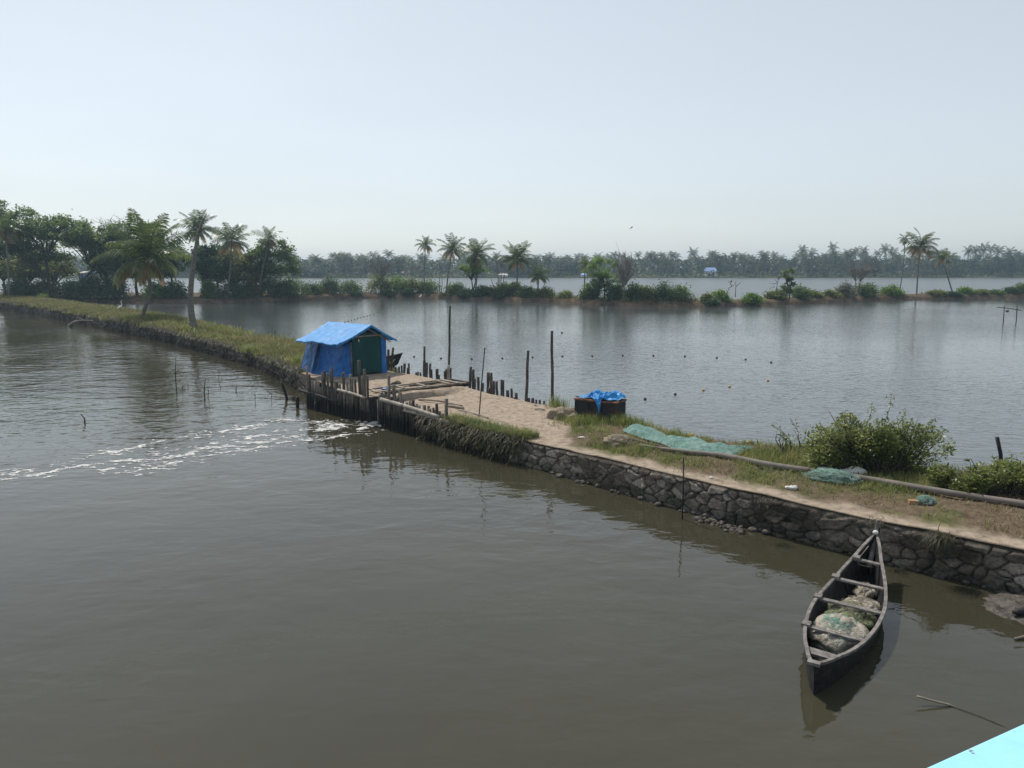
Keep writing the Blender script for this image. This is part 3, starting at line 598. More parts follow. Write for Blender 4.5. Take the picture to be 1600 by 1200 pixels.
def broad_tree(name, label, base, ells, seed, leaf='leaf', lsize=0.40, per=46, forks=None, tr=0.22, cat='tree', group=None, bare=False, limbs=14, cl=0.95, barkm='barkdark', shell=0.45):
    """trunk, limbs and leaf clumps filling the ellipsoids (dx,dy,dz,rx,ry,rz,clumps) round the base"""
    rng = np.random.default_rng(seed); base = Vector(base); t = thing(name, label, cat, base, group)
    cs = []
    for (dx, dy, dz, rx, ry, rz, n) in ells:
        d = rng.normal(size=(n, 3)); d /= np.linalg.norm(d, axis=1)[:, None]
        r = rng.uniform(shell ** 3, 1, n) ** (1 / 3)
        d[:, 2] = np.where(d[:, 2] < -.35, d[:, 2] * .5, d[:, 2])
        cs.append(np.stack([base.x + dx + d[:, 0] * r * rx, base.y + dy + d[:, 1] * r * ry, base.z + dz + d[:, 2] * r * rz], -1))
    cs = np.concatenate(cs)
    m = MB(); forks = [Vector(base) + Vector(f) for f in (forks or [(0, 0, ells[0][2] * .45)])]
    for f in forks:
        c = curve([base - Vector((0, 0, .3)), base.lerp(f, .5) + Vector((rng.normal() * .12, 0, 0)), f], 7)
        m.tube(c, [tr * (1.25 - .5 * i / 6) for i in range(7)], 7)
    for c in cs[rng.permutation(len(cs))[:limbs]]:
        c = Vector(c); f = min(forks, key=lambda q: (q - c).length)
        mid = f.lerp(c, .5) + Vector((rng.normal() * .3, rng.normal() * .3, .12 * (c - f).length))
        cv = curve([f, mid, c], 8); m.tube(cv, [tr * .62 * (1 - .85 * i / 7) + .012 for i in range(8)], 5, caps=False)
        if bare:
            for _ in range(7):
                i = rng.integers(3, 8); a = cv[i]; b = a + Vector(rng.normal(size=3) * np.array([.6, .6, .45]) + np.array([0, 0, .45])); e = b + Vector(rng.normal(size=3) * .35 + np.array([0, 0, .3]))
                m.tube([a, (a + b) / 2 + Vector(rng.normal(size=3) * .06), b, e], [.04, .03, .022, .012], 4, caps=False)
    obj('trunk', m, barkm, t)
    if not bare:
        per = int(per * 1.7); n = len(cs); szs = rng.uniform(.55, 1.25, n) * cl
        pts = np.repeat(cs, per, 0) + rng.normal(size=(n * per, 3)) * np.repeat(szs, per)[:, None] * np.array([.55, .55, .38])
        lm = MB(); leaves(lm, pts, lsize, rng, .62, .6); obj('crown', lm, leaf, t)
    return t
def bush(name, label, base, rx, ry, h, seed, leaf='leaf', lsize=.22, n=26, per=38, cat='bush', group='bushes along the far bank', cl=None, stems=True):
    rng = np.random.default_rng(seed); base = Vector(base); t = thing(name, label, cat, base, group)
    d = rng.normal(size=(n, 3)); d /= np.linalg.norm(d, axis=1)[:, None]; d[:, 2] = np.abs(d[:, 2]); r = rng.uniform(.15, 1, n) ** (1 / 2.6)
    k = np.where(rng.random(n) < .2, 1.12, .92)
    cs = np.stack([base.x + d[:, 0] * r * rx * .85, base.y + d[:, 1] * r * ry * .85, base.z + .12 * h + d[:, 2] * r * h * .82 * k], -1)
    cl = cl or 0.36 * min(rx, h) + .1
    pts = np.repeat(cs, per, 0) + rng.normal(size=(n * per, 3)) * cl * np.array([.6, .6, .48]); pts[:, 2] = np.maximum(pts[:, 2], base.z + rng.uniform(-.25, .1, len(pts)))
    lm = MB(); leaves(lm, pts, lsize, rng, .6, .6)
    obj('foliage', lm, leaf, t)
    if stems:
        m = MB()
        for c in cs[:9]: m.tube(curve([(base.x + (c[0] - base.x) * .25, base.y, base.z - .2), (base.x * .4 + c[0] * .6, (base.y + c[1]) / 2, base.z + (c[2] - base.z) * .5), c], 5), [.05, .045, .035, .025, .01], 4, caps=False)
        obj('stems', m, 'barkdark', t)
    return t
def my(u, off=0.0): return float(np.interp(u, MU, MP[:, 1])) + off
def bank(u, off=1.6, z=.8):
    """point on top of the far bank in direction u"""
    y = my(u, off); v = 600 + F_PX * math.tan(math.atan((H_CAM - z) / y) - PITCH); p = atY(u, v, y); return p
PXM = lambda y: y / F_PX          # metres per px of the 1600 frame at distance y
def headat(u, v, p): return atY(u, v, p.y)
LONG = 'coconut palms on the far bank'
# far bank, middle group, left to right
for lab, bu, hu, hv, cr, nf, sd, kw in [
    ('tall thin coconut palm, leftmost of the middle group, straight slim trunk and small brownish crown', 664, 665, 383, 2.35, 20, 11, dict(dry=.35, tr=.11, hang=.75)),
    ('tall coconut palm leaning right beside the slim leftmost palm of the middle group', 697, 707, 391, 3.15, 24, 12, dict(dry=.22, tr=.15)),
    ('coconut palm rising out of the round green tree on the far bank', 742, 745, 397, 3.5, 24, 13, dict(dry=.1, tr=.15)),
    ('straight coconut palm with a skirt of hanging fronds, right of the bare slender stems', 805, 808, 405, 3.5, 27, 14, dict(dry=.2, tr=.15)),
    ('short coconut palm with low crown next to the palm with a skirt of fronds', 838, 841, 431, 2.4, 22, 15, dict(dry=.12, tr=.15, hang=.55)),
    ('small isolated coconut palm with dark straight trunk left of the light green tree', 912, 914, 415, 1.85, 18, 16, dict(dry=.28, tr=.13, hang=.45)),
    ('slim palm with tiny crown, leftmost of the three palms at the right', 1405, 1414, 374, 1.5, 13, 17, dict(dry=.05, tr=.11, hang=.8)),
    ('big crowned palm in the middle of the three palms at the right', 1432, 1438, 386, 3.6, 26, 18, dict(dry=.35, tr=.15, hang=.6)),
    ('palm leaning left with yellowish crown, rightmost of the three palms at the right', 1489, 1473, 404, 2.4, 18, 19, dict(dry=.35, tr=.14, hang=.5))]:
    b = bank(bu, 2.0); palm('coconut_palm', lab, b, headat(hu, hv, b), cr, nf, sd, group=LONG, **kw)
# left wood palms
for lab, bu, off, hu, hv, cr, nf, sd, kw in [
    ('thin coconut palm at the left edge of the picture with drooping fronds', 14, -9, 8, 362, 3.1, 22, 21, dict(dry=.3, tr=.17, hang=.75)),
    ('coconut palm behind the bare leaning palm trunk', 318, 9, 309, 358, 3.9, 26, 22, dict(dry=.08, tr=.15)),
    ('coconut palm with brown lower fronds between the bare trunk and the small yellowish palm', 355, 1.0, 362, 378, 3.7, 26, 23, dict(dry=.3, tr=.15)),
    ('small yellowish coconut palm over the last tree of the left wood', 403, 0.8, 421, 374, 2.6, 15, 24, dict(dry=.4, tr=.13, hang=.6))]:
    b = bank(bu, off, .85); palm('coconut_palm', lab, b, headat(hu, hv, b), cr, nf, sd, group='coconut palms in the left wood', **kw)
# palms on the bund
b = gp(222, 496); palm('coconut_palm', 'big bushy coconut palm with long drooping fronds on the left bund', b, headat(231, 402, b), 4.7, 26, 31, dry=.12, nl=34, tr=.21, wid=.075, hang=.50, bend=(.45, 0, -.4), nuts=True)
b = gp(304, 514); h = headat(311, 357, b)
t = thing('bare_palm_trunk', 'tall grey headless palm trunk leaning on the left bund, pointed broken tip', 'dead palm', b)
m = MB(); cv = curve([b - Vector((0, 0, .3)), headat(298, 480, b), headat(299, 440, b), headat(305, 395, b), h], 18); m.tube(cv, [.34 - .05 * min(1, i / 2) - .010 * i for i in range(18)], 10); obj('trunk', m, 'bark', t)
m = MB(); m.tube([h - Vector((0, 0, .25)), headat(314, 350, b), headat(318, 343, b), headat(323.5, 333, b)], [.13, .10, .07, .015], 6); obj('broken_tip', m, 'deadwood', t)
# left wood: broad trees
def lt(lab, u, off, ells, sd, **kw):
    b = bank(u, off, .85); return broad_tree('broad_leaf_tree', lab, b, ells, sd, group=kw.pop('group', 'trees of the left wood'), **kw)
lt('large spreading tree with open umbrella crown, first of the left wood', 78, -2, [(-2.5, 0, 11.2, 5.2, 4, 3.2, 60), (3.2, 0, 10.4, 4.2, 3.5, 2.6, 40), (-6, 0, 8.5, 3, 3, 2.6, 22), (-1, 1, 7.0, 4.6, 3, 1.9, 26)], 41, forks=[(-1.6, 0, 5), (1.4, .5, 4.2), (.2, -.4, 6.5)], tr=.27, limbs=16, per=62, leaf='leaf')
lt('tree with one long limb leaning right over dark shrubs in the left wood', 103, 2, [(6.2, 0, 8.8, 3.6, 3, 2.6, 40), (9.6, 0, 10.2, 2.4, 2.5, 2.0, 18), (3, 1, 10.5, 3, 3, 2, 22), (6.5, 2, 6.0, 4, 2.6, 1.6, 20)], 42, forks=[(4.8, 0, 4.4), (3.2, 0, 3.2)], tr=.24, limbs=14, per=54)
lt('tall dark tree cut off by the left edge of the picture', -12, 6, [(1.5, 0, 13, 3.8, 3.5, 3.2, 46), (-1, 0, 8, 4, 3.5, 3, 30)], 43, per=56, leaf='leaf')
lt('pale leafless twiggy tree behind the big bushy palm', 193, 10, [(-.5, 0, 11.3, 3.3, 2.5, 2.0, 34), (1, 0, 9, 2.5, 2, 1.6, 14)], 44, bare=True, barkm='deadwood', limbs=48, tr=.13, forks=[(0, 0, 6), (-.8, 0, 7), (.9, 0, 6.6)])
lt('mid green tree filled with leaves behind the big bushy palm', 215, 8, [(-1, 0, 7.6, 4.4, 3, 3.0, 50), (3, 0, 9.6, 2.6, 2.5, 2.6, 26), (0, 0, 4, 4.4, 3, 2.0, 28)], 45, leaf='leaf', per=54)
lt('dense tree between the big bushy palm and the bare trunk', 270, 6, [(0, 0, 7.0, 3.4, 3, 2.7, 40), (-1, 0, 4.8, 3, 2.5, 2, 22)], 46, leaf='leaf', per=56)
lt('dark tree right behind the bare leaning trunk', 322, 5, [(1, 0, 6.2, 3.2, 3, 2.4, 34), (2.0, 0, 4.2, 3.4, 2.6, 2.0, 28)], 47, leaf='leafdark', per=58)
lt('olive brown tree under the palm with brown fronds', 368, 4, [(0, 0, 5.3, 3.8, 3, 2.4, 38), (1.5, 0, 3.4, 3.2, 2.5, 1.9, 22)], 48, leaf='leafolive', per=56)
lt('last tree of the left wood with loose round crown reaching over the water', 405, 3, [(2.5, 0, 7.4, 3.4, 3, 2.2, 36), (3.6, 0, 4.9, 3.6, 2.8, 2.2, 36), (0, 0, 5.6, 3, 2.6, 2.4, 24)], 49, leaf='leaf', per=48, forks=[(.8, 0, 3.4), (-.6, 0, 4)], limbs=16)
lt('olive tree low behind the thin edge palm', 45, 0, [(0, 0, 4.6, 4.2, 3, 3.2, 50)], 50, leaf='leafolive', per=56)
lt('tall backdrop tree behind the first spreading tree', 40, 16, [(0, 0, 9, 5, 3, 3.6, 54), (1, 0, 5, 5, 3, 2.6, 34)], 51, leaf='leaf', per=50)
lt('tall backdrop tree behind the leaning limb', 150, 17, [(-1, 0, 9.4, 4.0, 3, 2.6, 40)], 52, leaf='leafolive', per=50)
lt('backdrop tree behind the big bushy palm', 236, 16, [(0, 0, 7.0, 4.2, 3, 2.8, 40), (0, 0, 4.0, 4, 3, 2.2, 26)], 53, leaf='leafdark', per=50)
lt('backdrop tree between the two middle palms of the left wood', 342, 14, [(0, 0, 6.0, 4.2, 3, 2.2, 36), (0, 0, 3.6, 4.2, 3, 2.0, 28)], 54, leaf='leaf', per=50)
lt('low olive tree filling the gap left of the leaning limb', 88, 6, [(0, 0, 4.4, 3.4, 3, 2.6, 40)], 55, leaf='leafolive', per=50)
lt('low green tree under the crown of the leaning limb', 168, 4, [(0, 0, 5.2, 3.0, 2.6, 2.6, 40)], 56, leaf='leaf', per=50)
lt('low dark tree behind the thin edge palm', 8, 4, [(0, 0, 5.6, 3.4, 3, 3.2, 44)], 57, leaf='leafdark', per=50)
# shrubs under the left wood
for lab, u, off, wpx, hm, lf, sd in [
    ('dark shrub under the leaning limb of the left wood', 112, -.5, 24, 3.0, 'leafdark', 61), ('dark shrub with some pale leaves left of the big bushy palm', 145, 0, 22, 2.9, 'leafdark', 62),
    ('dark shrub close left of the big bushy palm trunk', 178, 0, 22, 3.0, 'leafdark', 63), ('light green shrub right of the big bushy palm trunk', 243, 1, 16, 2.0, 'leafbright', 64),
    ('yellow green shrub between the bare trunk and the dark tree', 328, 1, 12, 2.2, 'leafbright', 65), ('dark shrub at the foot of the thin edge palm', 30, -7, 22, 2.6, 'leafdark', 66),
    ('olive shrub beside the first spreading tree', 68, -3, 20, 2.5, 'leafolive', 67), ('dark undergrowth shrub under the olive brown tree', 365, 1, 22, 2.4, 'leafdark', 68),
    ('dark shrub between the palm trunk and the bare trunk', 272, 1.4, 18, 2.2, 'leafdark', 69), ('green shrub at the water under the last tree of the left wood', 424, .8, 22, 2.6, 'leaf', 70),
    ('low green shrub at the waterside right of the left wood', 445, .2, 18, 2.3, 'leaf', 71), ('brownish shrub left of the last tree of the left wood', 393, 1, 15, 2.0, 'leafolive', 72)]:
    p = bank(u, off + .6, .7); k = PXM(p.y); bush('shrub', lab, p, wpx * k * 1.15, wpx * k * .8, hm * 1.35, sd, lf, .32, n=44, per=70, group='shrubs under the left wood')
# far bank bushes: u, top v, half width px, leaf, offset from the water
for i, (u, tv, hw, lf, off, lab) in enumerate([
    (458, 436, 19, 'leaf', 2.2, 'rounded green bush, first one right of the left wood'), (484, 441, 13, 'leafdark', 3, 'narrow dark bush left of the low spreading bush near the left wood'),
    (500, 447, 10, 'leafolive', 3.4, 'small olive bush beside the dense dark oval bush'), (517, 433, 16, 'leafdark', 3, 'dense dark oval bush standing alone before the lagoon'),
    (548, 439, 16, 'leaf', 3, 'mid green bush right of the dense dark oval bush'), (553, 456, 9, 'leafdark', 1, 'low dark bush at the waterline under the mid green bush'),
    (593, 432, 17, 'leafolive', 3, 'light olive bush around the bare twiggy tree'), (606, 455, 9, 'leafdark', .8, 'small dark bush hanging to the water below the bare twiggy tree'),
    (622, 431, 17, 'leafbright', 3, 'bright green bush right of the bare twiggy tree'), (645, 431, 15, 'leafolive', 3.2, 'olive bush left of the slim straight palm'),
    (670, 437, 16, 'leaf', 3, 'green bush around the foot of the slim straight palm'), (638, 453, 8, 'leafdark', .8, 'small dark bush at the water left of the slim straight palm'),
    (712, 441, 14, 'leaf', 2.6, 'green bush right of the leaning palm of the middle group'), (728, 452, 13, 'leafdark', 1, 'dark bush at the waterline left below the round green tree'),
    (752, 446, 14, 'leafdark', 1.4, 'dark bush right below the round green tree'), (768, 448, 12, 'leafolive', 2.4, 'olive bush left of the bare slender stems'),
    (786, 441, 13, 'leaf', 2.2, 'green bush around the bare slender stems'), (782, 458, 9, 'leafdark', .7, 'dark bush at the waterline below the bare slender stems'),
    (804, 439, 13, 'leaf', 2.8, 'green bush at the foot of the palm with a skirt of fronds'), (826, 447, 14, 'leaf', 2.4, 'green bush left of the short low palm'),
    (851, 449, 13, 'leafolive', 2.4, 'olive bush right of the short low palm'), (883, 455, 11, 'leafolive', 2.2, 'small yellowish bush alone between the short palm and the isolated palm'),
    (922, 447, 14, 'leaf', 2.2, 'green bush at the left foot of the light green tree'), (962, 446, 14, 'leafdark', 2.6, 'dark bush behind the pale dead tree'),
    (992, 441, 14, 'leaf', 2.4, 'green bush just right of the pale dead tree'), (1008, 445, 13, 'leafolive', 2.6, 'olive bush two places right of the pale dead tree'),
    (1034, 441, 16, 'leafdark', 2.6, 'dark pointed bush in the row right of the pale dead tree'), (1060, 447, 18, 'leaf', 2.4, 'sloping green bush ending the row right of the pale dead tree'),
    (1106, 460, 11, 'leafolive', 1.6, 'low olive bush on the bare part of the far bank'), (1125, 454, 12, 'leafbright', 2.4, 'bright green bush at the foot of the forked dead snag'),
    (1112, 469, 11, 'leafdark', .9, 'low dark bush at the waterline left of the bright leaning bush'), (1174, 459, 16, 'leafbright', .6, 'bright green bush leaning over the water near the middle of the far bank'),
    (1212, 453, 14, 'leafolive', 2.8, 'olive bush at the foot of the small dead snag with a bird'), (1250, 445, 13, 'leaf', 2.4, 'round green bush right of the slender leafy tree'),
    (1272, 455, 11, 'leafolive', 2.6, 'low olive bush right of the slender leafy tree'), (1296, 454, 12, 'leafolive', 2.6, 'low brownish bush left of the cormorant tree'),
    (1322, 444, 14, 'leafpale', 2.4, 'pale whitewashed bush under the cormorant tree'), (1352, 442, 17, 'leaf', 2.4, 'green bush at the right of the cormorant tree'),
    (1393, 446, 16, 'leafbright', 2.4, 'light green bush left of the three palms at the right'), (1463, 461, 13, 'leafolive', 1.8, 'low olive bush right of the middle one of the three palms'),
    (1488, 463, 15, 'leafdark', 1, 'low dark bush at the foot of the left leaning palm'), (1508, 448, 10, 'leafbright', 2.2, 'upright bright bush right of the left leaning palm'),
    (1530, 456, 13, 'leafolive', 2, 'olive bush in the row near the right edge'), (1556, 453, 13, 'leaf', 2, 'green bush in the row near the right edge'),
    (1580, 449, 11, 'leafdark', 2, 'dark bush second from the right edge'), (1602, 440, 14, 'leaf', 2.2, 'taller green bush at the right edge of the far bank')]):
    p = bank(u, off, .75 if off > 1.2 else .45); k = PXM(p.y); h = max(.8, headat(u, tv, p).z - p.z) * 1.06
    bush('bush', lab, p, hw * k * 1.22, max(.9, hw * k * .8), h * (1.0 if u < 640 else .86), 200 + i, lf, .27, n=34 + int(hw), per=62)
def mid_tree(name, lab, u, ells, sd, **kw): return broad_tree(name, lab, bank(u, kw.pop('off', 2.6), .8), ells, sd, group=None, **kw)
mid_tree('round_tree', 'round mid green tree below the third palm on the far bank', 739, [(-.3, 0, 5.0, 2.3, 2, 1.9, 34), (.3, 0, 4.3, 2.4, 2, 1.3, 20)], 81, lsize=.24, cl=.5, per=46, tr=.12, leaf='leafbright', forks=[(-.2, 0, 2.6), (.5, 0, 2.4)])
mid_tree('light_green_tree', 'tall light green bushy tree left of the pale dead tree', 945, [(-.4, 0, 4.4, 2.7, 2, 2.2, 44), (.8, 0, 2.2, 2.9, 2, 1.8, 40), (-1.8, 0, 1.9, 1.6, 1.5, 1.6, 20)], 82, lsize=.24, cl=.55, per=46, tr=.1, leaf='leafbright')
mid_tree('slender_tree', 'slender upright leafy tree leaning over the far bank edge', 1233, [(-.4, 0, 3.6, .9, .9, 1.6, 18), (-.2, 0, 1.6, 1.0, 1, 1.5, 18)], 83, lsize=.22, cl=.38, per=46, tr=.08, leaf='leaf', off=.6)
# leafless trees and snags
mid_tree('dead_tree', 'pale leafless dead tree with spreading branches on the far bank', 974, [(.1, 0, 4.2, 2.6, 1.6, 2.2, 16), (0, 0, 6.0, 1.8, 1.2, 1.4, 8)], 91, bare=True, barkm='deadwood', limbs=24, tr=.17, off=1.6, forks=[(0, 0, 2.1)])
mid_tree('twiggy_tree', 'bare brown twiggy tree rising from the light olive bush', 594, [(.2, 0, 5.6, 2.8, 1.6, 1.3, 16)], 92, bare=True, barkm='deadwood', limbs=16, tr=.1, forks=[(0, 0, 2.5), (.5, 0, 2.8)])
mid_tree('dead_tree', 'leafless cormorant tree whitened by droppings at the right', 1338, [(0, 0, 4.5, 3.2, 1.6, .9, 20)], 93, bare=True, barkm='deadwood', limbs=18, tr=.1, forks=[(-.3, 0, 2.6), (.5, 0, 2.4)])
def snag(lab, u, off, polys, r=.07):
    p = bank(u, off, .8); t = thing('dead_snag', lab, 'dead tree', p, 'dead snags on the far bank'); m = MB()
    for pl in polys: m.tube([headat(a, b_, p) for a, b_ in pl], np.linspace(r, r * .3, len(pl)), 5)
    obj('trunk', m, 'deadwood', t)
snag('forked dead snag leaning in two stems left of the bright leaning bush', 1144, 2.6, [[(1149, 464), (1149.5, 450), (1150, 436)], [(1135, 461), (1139, 450), (1146, 446), (1150, 440)], [(1149.5, 448), (1154, 444), (1158, 441)], [(1143, 447), (1141, 442), (1137, 439)]])
snag('small dead snag with side branches and a black bird on top', 1213, 2.4, [[(1213, 457), (1214, 446), (1215, 440), (1217, 438)], [(1214, 442), (1208, 444), (1201, 442)], [(1215, 441), (1211, 437)]])
snag('single bare stick standing left of the cormorant tree', 1321, 2.0, [[(1322, 463), (1321, 450), (1321, 435)]], .06)
for lab, u, tops in [('cluster of tall bare slender stems left of the palm with a skirt of fronds', 781, [(776, 402), (783, 404), (789, 408), (766, 432), (779, 412)]), ('pair of thin bare stems left of the leaning palm', 688, [(686, 425), (691, 432), (685, 440)])]:
    p = bank(u, 2.4); t = thing('bare_sapling', lab, 'dead tree', p); m = MB()
    for a, b_ in tops:
        q = headat(a, b_, p); q0 = Vector((p.x + (q.x - p.x) * .4, p.y, p.z)); m.tube([q0, q0.lerp(q, .5) + Vector((.06, 0, 0)), q], [.09, .07, .04], 5)
        if b_ < 410: 
            for s_ in (-1, 1): m.tube([q0.lerp(q, .8), q + Vector((s_ * .5, .2, .3))], [.05, .02], 4)
    obj('stems', m, 'deadwood', t)
# grass tufts over the banks
rng = np.random.default_rng(5)
n = 9000; u_ = rng.uniform(440, 1640, n); yy = np.interp(u_, MU, MP[:, 1]) + rng.uniform(.5, 4.6, n)
xx = (u_ - 800) / F_PX * (yy * cP + 5.2 * sP); dens = fbm(xx * .15, yy * .2, 77); kk = dens > .44
gm = MB(); blades(gm, np.stack([xx, yy, np.where(yy - np.interp(u_, MU, MP[:, 1]) < .9, .5, .8)], -1)[kk], .55, .10, rng, .8); stuff('bank_grass', gm, 'olivegrass', 'rough olive and straw coloured grass along the far bank', 'grass')
# ------------------------------------------------------------------ far wood across the lagoon
rng = np.random.default_rng(9)
def palm_proto(seed, nf=15, nl=7):
    """unit palm crown: radius about 1"""
    g = np.random.default_rng(seed); m = MB()
    for k in range(nf):
        q = (k + .5) / nf; el = R(80 - 110 * q); az = k * 2.4 + g.normal() * .2; p = Vector((0, 0, 0)); pts = [p.copy()]; ds = []
        for i in range(4):
            e = max(el - 1.5 * (i / 4) ** 1.3, -1.4); d = Vector((math.cos(e) * math.cos(az), math.cos(e) * math.sin(az), math.sin(e))); ds.append(d); p = p + d * .27; pts.append(p.copy())
        sd = Vector((-math.sin(az), math.cos(az), 0)); V = []
        for j in range(nl):
            f = .1 + .9 * j / (nl - 1); x = f * 4; i = min(int(x), 3); b = pts[i].lerp(pts[i + 1], x - i); ll = .34 * math.sin(math.pi * (.15 + .75 * f))
            for sg_ in (-1, 1):
                tip = b + (sd * sg_ + ds[i] * .5 + Vector((0, 0, -.7))).normalized() * ll; w = ds[i] * .055
                V += [b - w, b + w, tip + w * .4, tip - w * .4]
        V = np.array([tuple(v) for v in V]); m.add(V, np.arange(len(V)).reshape(-1, 4))
    return np.concatenate(m.v), np.concatenate(m.f)
protos = [palm_proto(300 + i) for i in range(4)]
def shore_y(x): return np.interp(x, fx, fy)
wood, trunks = MB(), MB()
N = 760; wx = rng.uniform(-420, 470, N); wy = shore_y(wx) + rng.uniform(5, 60, N) ** 1.0
topz = 8.5 + 3.2 * fbm(wx * .02, wy * .02, 3) + np.interp(wx, [-120, 0, 110, 300], [-.6, -1.0, .8, 1.0])
for i in range(N):
    kind = rng.random()
    x, y, tz = wx[i], wy[i], topz[i] * rng.uniform(.72, 1.05)
    if kind < .42:
        v, f = protos[rng.integers(4)]; a = rng.uniform(0, 6.28); s = rng.uniform(2.8, 3.8); c, sn = math.cos(a), math.sin(a)
        tz2 = tz + rng.uniform(.0, 2.0); vv = np.stack([(v[:, 0] * c - v[:, 1] * sn) * s + x, (v[:, 0] * sn + v[:, 1] * c) * s + y, v[:, 2] * s + tz2], -1); wood.add(vv, f)
        lean = rng.normal() * .8; trunks.tube([(x + lean, y, .6), (x + lean * .4, y, tz2 * .5), (x, y, tz2)], [.26, .2, .16], 5, caps=False)
    else:
        rx = rng.uniform(2.6, 5.2); n = 20; d = rng.normal(size=(n, 3)); d /= np.linalg.norm(d, axis=1)[:, None]
        c = np.stack([x + d[:, 0] * rx, y + d[:, 1] * rx * .8, tz * .58 + d[:, 2] * tz * .40], -1)
        pts = np.repeat(c, 16, 0) + rng.normal(size=(n * 16, 3)) * .75; leaves(wood, pts, 1.05, rng, .7, .6)
# undergrowth on the shore
n = 15000; ux = rng.uniform(-420, 470, n); uy = shore_y(ux) + 1.2 + rng.uniform(0, 1, n) ** 2 * 30; uz = .6 + rng.uniform(0, 1, n) * 4.2 * fbm(ux * .06, uy * .06, 15)
leaves(wood, np.stack([ux, uy, uz], -1), 1.2, rng, .7, .6)
# second, deeper rows so that no sky shows under the crowns
n = 30000; ux = rng.uniform(-460, 520, n); uy = shore_y(ux) + rng.uniform(55, 95, n); uz = .8 + rng.uniform(0, 1, n) ** .8 * (7.2 + 3 * fbm(ux * .04, 0 * ux, 33))
leaves(wood, np.stack([ux, uy, uz], -1), 2.0, rng, .75, .6)
w_ = stuff('far_wood', wood, 'fargreen', 'hazy wood of palms and broad trees across the lagoon', 'wood')
t_ = obj('trunks', trunks, 'bark'); t_.parent = w_; t_['kind'] = 'stuff'
# palms that stand out above the far wood, one by one
fp = []
for i, (u, v) in enumerate([(545, 404), (566, 404), (588, 406), (624, 408), (499 + 46, 411), (480, 412), (610, 411), (776, 402), (997, 399), (1024, 400), (972, 402), (1083, 397), (1113, 399), (1148, 400), (1160, 402), (1196, 402), (1210, 399), (1254, 391), (1301, 389), (1268, 398), (1338, 393), (1350, 393), (1383, 391), (1395, 396), (1371, 397), (1324, 401), (1513, 393), (1537, 391), (1549, 390), (1525, 392), (1560, 393), (1577, 396), (1590, 397), (1455, 398), (1118, 402), (935, 403)]):
    y = 392 + (i * 7) % 19; h = atY(u, v, y); s = 2.7 + .25 * (i % 4)
    if i < 4:
        vv, ff = protos[i]; t = thing('far_palm', '', 'palm tree', (h.x, y, .6)); m = MB(); m.add(vv * s + np.array(tuple(h)), ff); obj('crown', m, 'fargreen', t)
        m = MB(); m.tube([(h.x + .6, y, .4), (h.x + .2, y, h.z * .5), tuple(h)], [.26, .2, .16], 5, caps=False); obj('trunk', m, 'bark', t); fp.append((t, h.z))
    else:
        src, hz = fp[i % 4]; t = copy_tree(src); t.location = (h.x, y, .6); t.scale = (1, 1, (h.z - .6) / (hz - .6)); t.rotation_euler = (0, 0, i * .9)
    t['label'] = 'slender hazy coconut palm standing out above the far wood across the lagoon'; t['group'] = 'palms standing out above the far wood'
bush('mangrove', 'dark rounded mangrove on the far shore left of the middle', (atY(467, 434, 376).x, 378, .3), 6.2, 4, 7.5, 401, 'fargreen', .9, n=40, per=30, group=None, cl=1.3)
bush('mangrove', 'lower dark mangrove on the far shore right of the rounded one', (atY(494, 434, 376).x, 378, .3), 6.5, 4, 4.4, 402, 'fargreen', .9, n=34, per=30, group=None, cl=1.2)
def house(lab, u0, u1, v0, v1, y, roof, wall='wallpaint'):
    a, b = atY(u0, v0, y), atY(u1, v1, y); w = b.x - a.x; hz = a.z - .6; c = Vector(((a.x + b.x) / 2, y, .6)); t = thing('house', lab, 'house', c, 'houses on the far shore')
    m = MB(); m.box((a.x + .3, y, .4), (w - .6, 0, 0), (0, 5, 0), (0, 0, hz * .62)); obj('wall', m, wall, t, smooth=False)
    m = MB(); z0 = .4 + hz * .6
    m.add([(a.x, y - .5, z0), (b.x, y - .5, z0), (b.x, y + 5.5, z0), (a.x, y + 5.5, z0), (a.x + w * .12, y + 2.5, a.z), (b.x - w * .12, y + 2.5, a.z)], [(0, 1, 5, 4), (2, 3, 4, 5), (1, 2, 5, 5), (3, 0, 4, 4), (3, 2, 1, 0)]); obj('roof', m, roof, t, smooth=False)
    m = MB(); m.box((c.x - w * .28, y - .06, .9), (w * .16, 0, 0), (0, .04, 0), (0, 0, hz * .3)); obj('window', m, 'dark', t, smooth=False)
    m = MB(); m.box((c.x + w * .08, y - .06, .6), (w * .14, 0, 0), (0, .04, 0), (0, 0, hz * .42)); obj('door', m, 'dark', t, smooth=False)
house('far house with pale blue roof among the palms right of the pale dead tree', 1103, 1121, 418, 428, 388, 'roofblue')
house('small white shed with dark roof on the far shore left of the twiggy tree', 510, 518, 426, 431, 380, 'roofred')
house('pale house among the trees behind the slim straight palm', 628, 641, 422, 430, 386, 'roofred')
house('long white shed on the far shore behind the bare slender stems', 778, 794, 427, 432, 382, 'wallpaint')
house('small blue roofed hut on the far shore behind the isolated palm', 908, 917, 427, 433, 381, 'roofblue')
p = bank(118, 16, .85)
